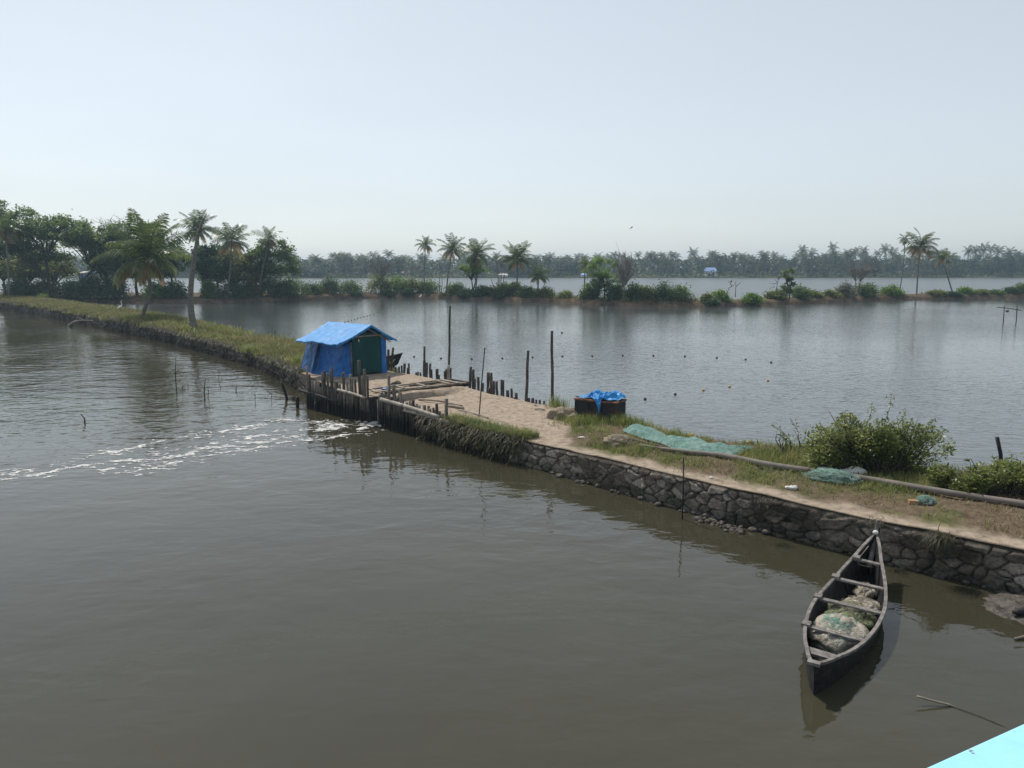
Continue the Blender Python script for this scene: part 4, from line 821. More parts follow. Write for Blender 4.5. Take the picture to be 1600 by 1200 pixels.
for lab, u0, u1, v0, v1, wl in [('small blue washed shed glimpsed under the first spreading tree', 122, 130, 425, 437, 'roofblue'), ('small pale shed glimpsed beside the leaning limb', 139, 148, 425, 438, 'wallpaint')]:
    y = my(130, 15); a, b = atY(u0, v0, y), atY(u1, v1, y); t = thing('shed', lab, 'shed', ((a.x + b.x) / 2, y, .9)); m = MB(); m.box((a.x, y, .6), (b.x - a.x, 0, 0), (0, 2, 0), (0, 0, a.z - .9)); obj('wall', m, wl, t, smooth=False)
    m = MB(); m.box((a.x - .15, y - .2, a.z - .3), (b.x - a.x + .3, 0, 0), (0, 2.4, .35), (0, 0, .08)); obj('roof', m, 'wallpaint' if wl == 'roofblue' else 'roofblue', t, smooth=False)

# ------------------------------------------------------------------ grass on the bund
rng = np.random.default_rng(17)
def bund_xyz(S, T):
    p = Ft(S) + nrm(S) * T[:, None]; z = hgt(S, T, p[:, 0], p[:, 1]); return np.stack([p[:, 0], p[:, 1], z], -1)
def sandw(S): return 0.55 + 3.5 * sst(S_SL0 - 1.2, S_SL0 + 3.2, S)
n = 64000; S_ = rng.uniform(3, S_SL0 + 1.5, n); T_ = rng.uniform(.35, 6.2, n); p = bund_xyz(S_, T_)
g = fbm(p[:, 0] * .8, p[:, 1] * .8, 12); f2 = fbm(p[:, 0] * 2.3, p[:, 1] * 2.3, 71)
prob = (0.10 + 1.1 * sst(.42, .6, g)) * (0.35 + .9 * sst(.4, .6, f2)) * sst(0.0, .35, T_ - sandw(S_)) + .5 * sst(3.6, 4.6, T_)
kk = (rng.random(n) < prob * .62) & (p[:, 2] > .25)
gm = MB(); blades(gm, p[kk], .16 + .10 * sst(3.5, 5, T_[kk]), .018, rng, .9); stuff('bund_grass', gm, 'grass', 'patchy short green grass beside the sandy path on the bund', 'grass')
kk = (rng.random(n) < (.30 * sst(.35, .6, fbm(p[:, 0] * 1.1, p[:, 1] * 1.1, 55)) + .12) * sst(0, .4, T_ - sandw(S_))) & (p[:, 2] > .2)
gm = MB(); blades(gm, p[kk] + np.array([.03, .02, 0]), .12, .016, rng, 1.4); stuff('straw_litter', gm, 'drygrass', 'dry straw coloured grass and litter scattered over the bund', 'grass')
n = 120000; S_ = rng.uniform(S_SL1 + .5, S_END - 42, n); T_ = rng.uniform(-.02, 7.2, n); p = bund_xyz(S_, T_)
g = fbm(p[:, 0] * .35, p[:, 1] * .35, 61); kk = (rng.random(n) < .18 + .9 * sst(.38, .6, g)) & (p[:, 2] > .15)
gm = MB(); blades(gm, p[kk], .22 + .0035 * (p[kk, 1] - 35), .028 + .0008 * (p[kk, 1] - 35), rng, .9); stuff('bund_meadow', gm, 'olivegrass', 'olive and straw coloured grass covering the left bund', 'grass')
# long grass hanging over the bank right of the fence
n = 3600; S_ = rng.uniform(s_at(812, 687), s_at(648, 650), n); T_ = rng.normal(0.05, .28, n); p = bund_xyz(S_, np.maximum(T_, .02)); p[:, 2] -= np.where(T_ < 0, -T_ * 1.3, 0); nn = -nrm(S_); p += nn * np.where(T_ < 0, .10 - T_ * .25, 0)[:, None]
az = rng.normal(0, 1.35, n); dirs = np.stack([nn[:, 0] * np.cos(az) - nn[:, 1] * np.sin(az), nn[:, 0] * np.sin(az) + nn[:, 1] * np.cos(az), 0 * az], -1)
def droop(mb, pts, L, wid, rng, dirs, seg=4, up=.35):
    N = len(pts); L = L * rng.uniform(.5, 1.25, N); sd = np.stack([-dirs[:, 1], dirs[:, 0], 0 * L], 1); rows = []; c = pts.copy(); e = rng.normal(up, .35, N)
    for k in range(seg + 1):
        w = np.reshape(wid, (-1, 1)) * (1 - .8 * k / seg); rows += [c - sd * w / 2, c + sd * w / 2]
        c = c + (dirs * np.cos(e)[:, None] + np.array([0, 0, 1.]) * np.sin(e)[:, None]) * (L / seg)[:, None]; e = np.maximum(e - rng.uniform(.35, .8, N), -1.5)
    v = np.stack(rows, 1).reshape(-1, 3); m = 2 * (seg + 1); b = (np.arange(N) * m)[:, None]
    mb.add(v, np.concatenate([np.concatenate([b + 2 * k, b + 2 * k + 1, b + 2 * k + 3, b + 2 * k + 2], 1) for k in range(seg)]))
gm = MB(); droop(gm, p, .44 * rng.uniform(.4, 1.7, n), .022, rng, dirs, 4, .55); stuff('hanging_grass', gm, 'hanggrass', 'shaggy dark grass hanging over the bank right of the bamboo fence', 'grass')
n = 3600; S_ = rng.uniform(s_at(815, 687), s_at(690, 655), n); T_ = rng.uniform(-.05, .7, n); p = bund_xyz(S_, T_); q_ = p[::2] - nrm(S_[::2]) * rng.uniform(.05, .30, len(p[::2]))[:, None]; q_[:, 2] -= rng.uniform(.05, .55, len(q_)); gm = MB(); blades(gm, q_, .24, .02, rng, 1.3); blades(gm, p, .30, .02, rng, 1.0); stuff('fresh_grass', gm, 'grass', 'fresh green grass on top of the shaggy bank', 'grass')
# weeds hanging over the left wall, and taller weeds on the left bund
n = 15000; S_ = rng.uniform(S_SL1 + .6, 150, n); kk = fbm(S_ * .45, 0 * S_, 19, 4) > .44; S_ = S_[kk]; n = len(S_); T_ = rng.uniform(-.06, .45, n); p = bund_xyz(S_, np.maximum(T_, .01)); nn = -nrm(S_); p += nn * .06
az = rng.normal(0, .9, n); dirs = np.stack([nn[:, 0] * np.cos(az) - nn[:, 1] * np.sin(az), nn[:, 0] * np.sin(az) + nn[:, 1] * np.cos(az), 0 * az], -1)
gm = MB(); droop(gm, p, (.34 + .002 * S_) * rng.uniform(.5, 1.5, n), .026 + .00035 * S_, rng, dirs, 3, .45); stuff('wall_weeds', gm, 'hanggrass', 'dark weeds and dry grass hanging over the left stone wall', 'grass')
gm = MB()
for k in range(300):
    s_ = rng.uniform(S_SL1 + 1, 150); t_ = rng.uniform(.1, 5.2); c = bund_xyz(np.array([s_]), np.array([t_]))[0]
    if c[2] < .3: continue
    q = int(rng.uniform(25, 70)); r = rng.uniform(.2, .7); blades(gm, np.stack([c[0] + rng.normal(size=q) * r, c[1] + rng.normal(size=q) * r, np.full(q, c[2] - .04)], -1), rng.uniform(.3, .55), .03 + .0005 * s_, rng, .8)
stuff('tall_weeds', gm, 'grass' , 'taller green weed tufts on the left bund', 'grass')
# grass at the foot of the steel box, pond edge tufts
gm = MB()
for (u, v, r, k, h) in [(940, 660, .9, 700, .34), (905, 662, .6, 380, .30), (975, 662, .5, 320, .36), (955, 690, .7, 420, .22), (1000, 705, .5, 300, .25), (890, 636, .5, 320, .45), (872, 636, .35, 160, .5), (1085, 725, .6, 260, .16), (1000, 668, .4, 200, .3), (1230, 715, 1.0, 700, .28), (1180, 712, .7, 360, .25), (1050, 682, .5, 200, .3), (1390, 762, .7, 320, .2), (1270, 712, .9, 500, .3)]:
    c = gp(u, v); q = np.stack([c.x + rng.normal(size=k) * r * .6, c.y + rng.normal(size=k) * r * .5], -1); S_, T_ = st_of(q[:, 0], q[:, 1]); z = hgt(S_, T_, q[:, 0], q[:, 1]); kk = z > .05
    blades(gm, np.stack([q[:, 0], q[:, 1], z], -1)[kk], h, .02, rng, .7)
stuff('edge_grass', gm, 'grass', 'taller green grass round the steel box and along the pond edge', 'grass')
for lab, u, v, k, L in [('dead grass tuft hanging down the stone wall right of the canoe prow', 1475, 838, 170, .45), ('small dark grass tuft on the wall top above the canoe prow', 1373, 813, 90, .22), ('little grass clump growing from the wall below the path', 1200, 782, 70, .2)]:
    c = P(u, v, .85); s = float(st_of([c.x], [c.y])[0][0]); nn = -nrm(np.full(k, s)); az = rng.normal(0, .6, k); q = np.array(tuple(c)) + nn * .10 + rng.normal(size=(k, 3)) * np.array([.09, .09, .03])
    d = np.stack([nn[:, 0] * np.cos(az) - nn[:, 1] * np.sin(az), nn[:, 0] * np.sin(az) + nn[:, 1] * np.cos(az), 0 * az], -1); gm = MB(); droop(gm, q, L, .014, rng, d, 4, .5)
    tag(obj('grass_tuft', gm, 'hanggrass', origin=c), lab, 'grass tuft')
# ------------------------------------------------------------------ shrubs and sapling on the bund near the camera
def shrub(lab, foot, clumps, seed, leafn, lsz, mat, shoots=(), name='shrub'):
    g = np.random.default_rng(seed); t = thing(name, lab, 'bush', foot); lm, sm = MB(), MB(); foot = Vector(foot)
    for (dx, dy, dz, r, k) in clumps:
        c = foot + Vector((dx, dy, dz)); root = foot + Vector((dx * .5, dy * .5, -.1))
        for q in range(4):
            e = c + Vector(g.normal(size=3) * r * .7); sm.tube(curve([root, root.lerp(e, .5) + Vector(g.normal(size=3) * .08), e], 6), [.022, .02, .017, .013, .009, .005], 4, caps=False)
        d = g.normal(size=(k, 3)); d /= np.linalg.norm(d, axis=1)[:, None]; rr = r * g.uniform(.2, 1, k) ** .5
        pts = np.array(tuple(c)) + d * rr[:, None] * np.array([1.1, .9, .85]); leaves(lm, pts, lsz, g, .42, .7)
    for (dx, dy, dz, ex, ez) in shoots:
        a = foot + Vector((dx, dy, dz)); b = a + Vector((ex, 0, ez)); cv = curve([a, a.lerp(b, .5) + Vector((.05, 0, .05)), b], 8); sm.tube(cv, [.009 * (1 - .6 * i / 7) for i in range(8)], 4, caps=False)
        pts = [cv[i] + Vector(g.normal(size=3) * .05) for i in range(1, 8) for _ in range(4)]; leaves(lm, [tuple(p) for p in pts], lsz * .9, g, .4, .5)
    obj('foliage', lm, mat, t); obj('stems', sm, 'barkdark', t)
f0 = gp(1385, 741)
cl = [(rng.uniform(-1.55, 1.45), rng.uniform(-.1, 1.3), rng.uniform(.22, .95), rng.uniform(.28, .46), 330) for _ in range(44)]
cl = [(a, b, c * (1.22 - .20 * abs(a + .2)), r, k) for a, b, c, r, k in cl]
shrub('big light green shrub at the pond edge behind the bamboo pole', f0, cl, 501, 0, .10, 'leafshrub', [(-1.3, .3, .7, -.35, .45), (-.7, .5, 1.0, -.2, .45), (-.35, .5, 1.1, .1, .5), (.1, .5, 1.15, .12, .75), (.5, .6, 1.1, .15, .35), (1.05, .5, .9, .3, .4), (-1.0, .4, .9, .05, .5), (1.2, .2, .8, .25, .3)])
f1 = gp(1560, 778)
cl = [(rng.uniform(-1.0, 1.5), rng.uniform(-.1, 1.0), rng.uniform(.12, .50), rng.uniform(.22, .36), 260) for _ in range(34)]
shrub('darker green shrub at the right edge in front of the black post', f1, cl, 502, 0, .095, 'leafshrub', [(.3, .3, .5, .1, .4), (.6, .3, .5, .15, .35), (-.5, .3, .5, -.1, .3), (.0, .2, .5, .0, .35)])
f2 = gp(1250, 712)
shrub('spindly sapling left of the big light green shrub', f2, [(-.25, .1, .4, .22, 46), (.2, .1, .25, .25, 60), (-.5, .2, .5, .18, 30)], 503, 0, .10, 'leafshrub', [(-.2, .1, .3, -.55, .5), (0, .1, .3, -.25, .65), (.1, .1, .2, .45, .4)], name='sapling')
f3 = gp(1472, 762); t = thing('broad_leaf_plant', 'small plant with long upright yellow green leaves at the right foot of the big shrub', 'plant', f3); m = MB()
for k in range(12):
    a = k * 2.4; L = rng.uniform(.35, .6); d = Vector((math.cos(a) * .5, math.sin(a) * .4, .8)).normalized(); s = d.cross(Vector((rng.normal(), rng.normal(), .1))).normalized() * .045
    q = f3 + d * L * .55; e = f3 + d * L + Vector((d.x, d.y, -.1)) * .1; m.add([tuple(f3 - s * .4), tuple(f3 + s * .4), tuple(q + s), tuple(q - s), tuple(e)], [(0, 1, 2, 3), (3, 2, 4, 4)])
obj('leaves', m, 'leafbright', t)
f4 = gp(70, 472); bush('sprout', 'bright green sprout on the straw covered left end of the bund', bund_xyz(*[np.array([v]) for v in (float(st_of([P(103, 470, .8).x], [P(103, 470, .8).y])[0][0]), 5.4)])[0], .8, .8, 1.1, 504, 'leafbright', .16, n=16, per=26, group=None)

# ------------------------------------------------------------------ canoes
def canoe(lab, stern, bow, beam, fine=True):
    """long country boat: hull, gunwale, thwarts; stern and bow on the water line"""
    stern, bow = Vector(stern), Vector(bow); ax = bow - stern; L = ax.length; ax.normalize(); sd = Vector((ax.y, -ax.x, 0)); t = thing('canoe', lab, 'boat', (stern + bow) / 2)
    ns, nr = 41, 9; fs = np.linspace(0, 1, ns)
    hb = (beam / 2) * np.clip(np.sin(np.pi * fs), 0, 1) ** .72
    sheer = .36 + .16 * np.clip((.30 - fs) / .30, 0, 1) ** 1.8 + .48 * np.clip((fs - .60) / .40, 0, 1) ** 2.0
    keel = -.16 + .12 * np.clip((.12 - fs) / .12, 0, 1) ** 2 + .30 * np.clip((fs - .86) / .14, 0, 1) ** 2
    rake = -.13 * np.clip((.1 - fs) / .1, 0, 1) + .28 * np.clip((fs - .9) / .1, 0, 1)
    def section(i, off, zoff):
        rows = []
        for a in np.linspace(-1, 1, 2 * nr - 1):
            th = abs(a); w = max(hb[i] - off, .002) * (1 - (1 - th) ** 2.1) ** .62 if th > 0 else 0
            z = keel[i] + zoff + (sheer[i] - keel[i] - zoff) * th ** 1.7
            p = stern + ax * (fs[i] * L + rake[i] * (z - keel[i]) / .6) + sd * (math.copysign(w, a) if th else 0); rows.append((p.x, p.y, z))
        return rows
    out = [section(i, 0, 0) for i in range(ns)]; inn = [section(i, .03, .05) for i in range(1, ns - 1)]
    m = MB(); m.grid(np.array(out)); obj('hull', m, 'black', t)
    m = MB(); m.grid(np.array(inn), flip=True); obj('hull_inside', m, 'hullin', t)
    m = MB()
    for e in (0, -1):
        pts = [Vector(o[e]) for o in out]
        A = []
        for i, p in enumerate(pts):
            so = sd * (-1 if e == 0 else 1); A.append([tuple(p + so * .022 + Vector((0, 0, -.03))), tuple(p + so * .022 + Vector((0, 0, .012))), tuple(p - so * min(.032, hb[i]) + Vector((0, 0, .012))), tuple(p - so * min(.032, hb[i]) + Vector((0, 0, -.03)))])
        m.grid(np.array(A), flip=(e != 0))
    obj('gunwale', m, 'greywood', t, smooth=False)
    def at(f, x, z): return stern + ax * (f * L) + sd * x + Vector((0, 0, z))
    if fine:
        for k, (f, w) in enumerate([(.125, .19), (.295, .105), (.545, .105), (.74, .10), (.885, .10)]):
            i = np.interp(f, fs, np.arange(ns)); h = np.interp(f, fs, hb); z = np.interp(f, fs, sheer) - .05 - (.06 if k == 0 else 0); dx = np.interp(f, fs, rake) * .8
            e = h + (.03 if 0 < k < 4 else -.02)
            m = MB(); m.beam(at(f + dx / L, -e, z + .03), at(f + dx / L, h - .03, z + .01), w, .035); th = obj('thwart', m, 'greywood', t, smooth=False)
            if k: m = MB(); m.beam(at(f + dx / L, -e - .015, z + .065), at(f + dx / L, -e + .11, z + .065), w + .05, .05); obj('thwart_block', m, 'greywood', th, smooth=False)
        tip = Vector(out[-1][0]); m = MB()
        m.tube(curve([Vector(out[-3][nr - 1]) + Vector((0, 0, .4)), tip + Vector((0, 0, -.1)), tip + ax * .06 + Vector((0, 0, .10)), tip + ax * .09 + Vector((0, 0, .27))], 10), [.05, .05, .048, .045, .042, .04, .036, .032, .028, .02], 6); obj('stem_post', m, 'greywood', t)
        m = MB(); m.blob(tuple(tip + Vector((0, 0, .045)) - ax * .03), .055, .05, .045, .1, 2, 1); obj('white_cap', m, 'white', t)
        q = Vector(out[0][0]); m = MB(); m.box(q - sd * .085 - ax * .03 + Vector((0, 0, -.02)), sd * .17, ax * .10, Vector((0, 0, .045))); obj('stern_block', m, 'greywood', t, smooth=False)
        for f in (.2, .42, .64, .81):
            h = float(np.interp(f, fs, hb)) - .05; kz = float(np.interp(f, fs, keel)); sh = float(np.interp(f, fs, sheer)); m = MB()
            m.tube([at(f, -h * .93, kz + (sh - kz) * .62), at(f, -h * .78, kz + .20), at(f, -h * .4, kz + .075), at(f, 0, kz + .06), at(f, h * .4, kz + .075), at(f, h * .78, kz + .20), at(f, h * .93, kz + (sh - kz) * .62)], .022, 5); obj('rib', m, 'hullin', t)
        m = MB()
        for j in (-1, 0, 1): m.beam(at(.06, j * .10, -.03), at(.22, j * .16, -.055), .09, .015)
        obj('floor_boards', m, 'plank', t, smooth=False)
        m = MB(); a = at(.885, -.16, .52); b = at(.88, .12, .50); m.tube(curve([at(.97, -.05, .74), a, b], 9), .006, 4); obj('rope', m, 'thread_beige', t)
    return t, at, L
ct, cat_, cL = canoe('black wooden canoe with grey gunwale and fishing nets, moored by the stone wall', P(1271, 1085, .0), P(1359, 908, .0), 1.06)
def netpile(name, lab, c, rx, ry, rz, mat, seed, threads, tm, rot=0.0, cat='fishing net', grp=None):
    g = np.random.default_rng(seed); c = Vector(c); t = thing(name, lab, cat, c, grp); m = MB(); m.blob((0, 0, 0), rx, ry, rz, .45 if cat == 'net' else .30, 2.1 if cat == 'net' else 1.7, seed, 44, 24, flat=-rz * .55); m.blob((0, 0, 0), rx * .8, ry * .8, rz * 1.04, .4, 3.1, seed + 3, 30, 18, flat=-rz * .5)
    v = m.v; cr, sr = math.cos(rot), math.sin(rot)
    m.v = [np.stack([q[:, 0] * cr - q[:, 1] * sr + c.x, q[:, 0] * sr + q[:, 1] * cr + c.y, q[:, 2] + c.z], -1) for q in v]
    obj('bundle', m, mat, t)
    if threads:
        m = MB()
        for k in range(threads):
            a0 = g.uniform(0, 6.28); r0 = g.uniform(0, .6); pts = []
            for i in range(6):
                a0 += g.normal() * .7; r0 = min(max(r0 + g.normal() * .25, 0), 1.22 if cat == 'net' else 1.0); x, y = math.cos(a0) * r0 * rx, math.sin(a0) * r0 * ry; z = rz * 1.03 * math.sqrt(max(0, 1 - r0 * r0)) + g.uniform(0, .035)
                pts.append((c.x + x * cr - y * sr, c.y + x * sr + y * cr, c.z + z))
            m.tube(curve(pts, 12), .003, 3, caps=False)
        obj('threads', m, tm, t)
ang = math.atan2(cat_(1, 0, 0).y - cat_(0, 0, 0).y, cat_(1, 0, 0).x - cat_(0, 0, 0).x)
netpile('net_pile', 'big beige net bundle topped with teal threads in the canoe', cat_(.37, -.02, .10), .56, .42, .30, 'netbeige', 11, 80, 'thread_teal', ang, grp='nets in the canoe')
netpile('net_pile', 'green net bundle under the middle thwart of the canoe', cat_(.56, .0, .06), .40, .42, .24, 'netgreen', 12, 60, 'thread_beige', ang, grp='nets in the canoe')
netpile('net_pile', 'beige folded net between the second and third thwart from the prow', cat_(.67, .08, .04), .36, .34, .19, 'netbeige', 13, 40, 'thread_beige', ang, grp='nets in the canoe')
netpile('net_pile', 'small beige net heap tucked under the prow of the canoe', cat_(.82, .04, .08), .34, .17, .15, 'netbeige', 14, 25, 'thread_beige', ang, grp='nets in the canoe')
c2, _, _ = canoe('dark moored boat whose raised bow shows right of the blue hut', P(585, 572, 0) + Vector((-4.0, 1.2, 0)), P(622, 572.5, 0), .9, fine=False)

# ------------------------------------------------------------------ tarpaulin hut
U = Vector((-.77, .64, 0)).normalized(); Vn = Vector((U.y, -U.x, 0)); C0 = P(550, 590, .86); C0.z = 0; g0 = .84
ht = thing('tarpaulin_hut', 'small hut of blue tarpaulins with a green curtain at its gable end', 'hut', C0 + Vector((0, 0, g0)))
def hp(u, v, z): return C0 + U * u + Vn * v + Vector((0, 0, z))
ZR, ZF, ZB = 3.27, 2.50, 2.46
def cloth(fn, nu, nv, amp, freq, seed, normal):
    A = np.zeros((nu, nv, 3)); nx = Vector(normal)
    for i in range(nu):
        for j in range(nv):
            a, b = i / (nu - 1), j / (nv - 1); p = fn(a, b)
            k = .7 * mnoise.noise(Vector((a * freq[0] + seed, b * freq[1], seed * .37))) + .9 * (.3 - abs(mnoise.noise(Vector((a * freq[0] * 1.3 + b * 1.2, b * freq[1] * 1.3 + seed, 4.2))))) + .5 * (.25 - abs(mnoise.noise(Vector((a * freq[0] * 2.9 - b * 2.5, b * freq[1] * 2.9 + seed, 1.7)))))
            A[i, j] = tuple(p + nx * (k * amp))
    return A
m = MB()
nF = (Vn * -.35 + Vector((0, 0, 1))).normalized()
def roofF(a, b):
    sag = -.05 * math.sin(math.pi * b) - .03 * math.sin(a * 9) * b; uu = (-.30 + .12 * b * 0) + a * (3.30 - .14 * b)
    return hp(uu, 1.0 - 2.02 * b, ZR + (ZF - ZR) * b + sag + .02 * math.sin(a * 23) * (b > .97))
m.grid(cloth(roofF, 60, 34, .035, (7, 5), 3, nF))
nB = (Vn * .5 + Vector((0, 0, 1))).normalized()
def roofB(a, b): return hp(-.30 + a * 3.30, 1.0 + 1.55 * b, ZR + (ZB - ZR) * b - .03 * math.sin(math.pi * b))
m.grid(cloth(roofB, 50, 24, .03, (7, 4), 8, nB), flip=True)
# hem of the roof sheet along the gable end and the eaves
def hem(pts, dn):
    m.grid(np.array([[tuple(p) for p in pts], [tuple(p + Vector((0, 0, -dn - .015 * math.sin(i * 2.1)))) for i, p in enumerate(pts)]]))
hem([roofF(0, b) for b in np.linspace(0, 1, 20)], .09); hem([roofB(0, b) for b in np.linspace(0, 1, 16)], .10); hem([roofF(a, 1) for a in np.linspace(0, 1, 40)], .05); hem([roofB(a, 1) for a in np.linspace(0, 1, 30)], .05)
obj('roof_sheet', m, 'tarp', ht)
m = MB()
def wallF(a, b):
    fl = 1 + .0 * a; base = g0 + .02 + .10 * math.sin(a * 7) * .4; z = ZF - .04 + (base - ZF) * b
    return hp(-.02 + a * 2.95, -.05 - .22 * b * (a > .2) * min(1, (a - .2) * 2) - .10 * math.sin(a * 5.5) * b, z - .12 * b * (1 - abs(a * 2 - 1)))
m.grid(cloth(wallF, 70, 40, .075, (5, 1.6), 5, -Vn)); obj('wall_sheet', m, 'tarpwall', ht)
m = MB()
def wallL(a, b): return hp(2.15 + a * .98 + .22 * b, -.22 + .10 * a - .34 * b + .03 * math.sin(a * 8) * b, ZF - .10 + (1.12 - .10 * (1 - a) - ZF) * b + .06 * a)
m.grid(cloth(wallL, 30, 36, .07, (2.2, 1.8), 12, -Vn)); obj('flap_sheet', m, 'tarpold', ht)
m = MB()
def gable(a, b): return hp(-.03 - .06 * b, .05 + a * 1.72, 2.86 + (g0 + .10 - 2.86) * b - .16 * (1 - min(1, a * 5)) * (1 - b) + .05 * math.sin(a * 3.1) * b)
m.grid(cloth(gable, 44, 40, .05, (3.2, 1.0), 21, -U), flip=True); obj('curtain', m, 'curtain', ht)
m = MB()
def gableR(a, b): return hp(-.02 + .02 * b, 1.74 + a * .32 + .08 * b, 2.62 + (g0 + .02 - 2.62) * b)
m.grid(cloth(gableR, 12, 30, .03, (2, 2), 31, -U), flip=True); 
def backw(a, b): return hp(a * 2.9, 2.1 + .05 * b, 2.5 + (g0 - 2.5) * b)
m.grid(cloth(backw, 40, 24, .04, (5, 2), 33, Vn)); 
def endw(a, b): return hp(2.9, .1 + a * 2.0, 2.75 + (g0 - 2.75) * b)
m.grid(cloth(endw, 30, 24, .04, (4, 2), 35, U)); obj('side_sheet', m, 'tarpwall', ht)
for (u, v, z, r) in [(.06, .06, 2.5, .04), (.04, 2.04, 2.62, .045), (2.85, .06, 2.5, .04), (2.85, 2.04, 2.6, .04), (.22, 1.0, 3.15, .04), (2.85, 1.0, 3.2, .04)]:
    m = MB(); m.tube([hp(u, v, g0 - .3), hp(u, v, z)], r, 7); obj('pole', m, 'bamboo', ht)
for a, b in [((-.2, 1.0, 3.15), (2.95, 1.0, 3.15)), ((-.15, .0, 2.70), (2.9, .0, 2.70)), ((-.15, 2.1, 2.52), (2.9, 2.1, 2.52))]:
    m = MB(); m.tube([hp(*a), hp(*b)], .035, 6); obj('purlin', m, 'bamboo', ht)
for u in (-.05, 1.0, 2.0):
    for a, b in [((u, 1.0, 3.06), (u, -.85, 2.36)), ((u, 1.0, 3.06), (u, 2.35, 2.36))]:
        m = MB(); m.tube([hp(*a), hp(*b)], .028, 6); obj('rafter', m, 'bamboo', ht)
m = MB(); m.beam(hp(-.03, .10, 2.74), hp(-.03, 2.0, 2.74), .06, .06); obj('gable_beam', m, 'plank', ht, smooth=False)
c = hp(-.12, .36, 2.62); t = thing('hanging_bulb', 'small white bulb hanging under the gable of the hut', 'bulb', c); m = MB(); m.tube([c + Vector((0, 0, .25)), c], .008, 4); obj('cord', m, 'rope', t); m = MB(); m.blob(tuple(c - Vector((0, 0, .06))), .035, .035, .07, .0, 1, 1, 10, 8); obj('glass', m, 'white', t)

# ------------------------------------------------------------------ sluice, palisade fences, posts
FL0, FL1 = P(478, 635.5, 0), P(662, 683, 0); FL0.z = FL1.z = 0
def on_fence(u, off=0.0):
    """where the fence line is seen in column u (at water level)"""
    lo, hi = -.2, 1.3
    for _ in range(40):
        md = (lo + hi) / 2; q = FL0.lerp(FL1, md); px = 800 + F_PX * q.x / (q.y * cP + H_CAM * sP)
        if px < u: lo = md
        else: hi = md
    q = FL0.lerp(FL1, (lo + hi) / 2); d = (FL1 - FL0).normalized(); nn = Vector((d.y, -d.x, 0)); nn = nn if nn.y < 0 else -nn
    return q + nn * off
rg = random.Random(3)
def zfor(p, v): return H_CAM - p.y * math.tan(math.atan((v - 600) / F_PX) + PITCH)
def post_mb(a, top, r, sides=7):
    m = MB(); k = 6; pts = [Vector(a).lerp(Vector(top), i / (k - 1)) + Vector((rg.uniform(-.012, .012), rg.uniform(-.012, .012), 0)) for i in range(k)]
    m.tube(pts, [r * rg.uniform(.92, 1.08) for _ in range(k)], sides, twist=rg.random()); return m
def fence(name, lab, posts, rails, rmat='bamboo'):
    ft = thing(name, lab, 'fence', on_fence((posts[0][0] + posts[-1][0]) / 2), 'palisades of the sluice')
    for (u, v, w) in posts:
        b = on_fence(u, rg.uniform(-.03, .03)); z = zfor(b, v); a = Vector((b.x, b.y, -.7)); top = Vector((b.x + rg.uniform(-.03, .03), b.y, z)); r = w / 2 * b.y / F_PX
        obj('post', post_mb(a, top, r), 'fencepost', ft)
    for (u0, v0, u1, v1, w, off) in rails:
        a, b = on_fence(u0, off), on_fence(u1, off); a.z, b.z = zfor(a, v0), zfor(b, v1); m = MB(); cv = curve([a, a.lerp(b, .5) + Vector((0, 0, .02)), b], 14)
        m.tube(cv, [w * (1.0 + .08 * (i % 3 == 0)) for i in range(14)], 8); obj('rail', m, rmat, ft)
L1 = [(480, 600), (483, 570), (487, 583), (491, 592), (495, 594), (500, 594), (506, 581), (509, 577, 5), (514, 581), (519, 576), (522, 571), (527, 594, 7), (531, 598)]
L1 = [(a[0], a[1] + 2, a[2] if len(a) > 2 else rg.uniform(2.8, 4.2)) for a in L1] + [(u, 606 + rg.uniform(-4, 4) + (u - 480) * .12, rg.uniform(3, 4.4)) for u in np.arange(482, 542, 4.1)]
fence('palisade_fence', 'tall bamboo palisade in front of the blue hut, left of the sluice', sorted(L1), [(474, 610, 531, 627.5, .05, .10)], 'postwet')
L2 = [(538, 582, 5), (544, 596, 4), (549, 585, 4), (552, 590, 4), (557, 592, 4), (564, 563, 5), (567, 590, 4), (572, 577, 4), (575, 587, 4.5)]
fence('palisade_fence', 'post and rail palisade between the hut curtain and the sluice gate', sorted(L2 + [(u, 612 + (u - 540) * .3 + rg.uniform(-3, 3), rg.uniform(3, 4.4)) for u in np.arange(540, 577, 3.3)]), [(533, 609, 575, 621.5, .055, .11)])
L3 = [(608, 586, 5), (611, 602, 5), (616, 601, 6), (625, 611, 4), (628, 613, 4.5)]
fence('palisade_fence', 'palisade with two long pale bamboo rails right of the sluice gate', sorted(L3 + [(u, 618 + (u - 606) * .30 + rg.uniform(-3, 3), rg.uniform(3.4, 5)) for u in np.arange(594, 700, 4.2)] + [(648, 625, 5), (697, 623, 6), (684, 631, 5)]), [(601, 624, 691, 652, .075, .12), (637, 641, 706, 660, .06, .13)])
# sluice gate box
st = thing('sluice_gate', 'dark timber sluice gate where foaming water leaves the pond', 'sluice gate', CH0)
d = (FL1 - FL0).normalized(); q = Vector((d.y, -d.x, 0)); q = q if q.y > 0 else -q
a, b = on_fence(576.5), on_fence(593)
m = MB(); m.beam(a + Vector((0, 0, -.6)) + q * .55, b + Vector((0, 0, -.6)) + q * .55, .08, .1); m.box(a + q * .5 + Vector((0, 0, -.6)), b - a, q * .06, Vector((0, 0, 1.35))); obj('gate_board', m, 'dark', st, smooth=False)
for e, z in ((a, 1.0), (b, .98)):
    m = MB(); m.box(e - d * .05 + Vector((0, 0, -.6)), d * .10, q * .9, Vector((0, 0, z + .6))); obj('side_wall', m, 'postwet', st, smooth=False)
m = MB(); m.tube([b - q * .06 + Vector((0, 0, -.4)), b - q * .06 + Vector((0, 0, 1.02))], .022, 6); obj('gate_rod', m, 'greywood', st)
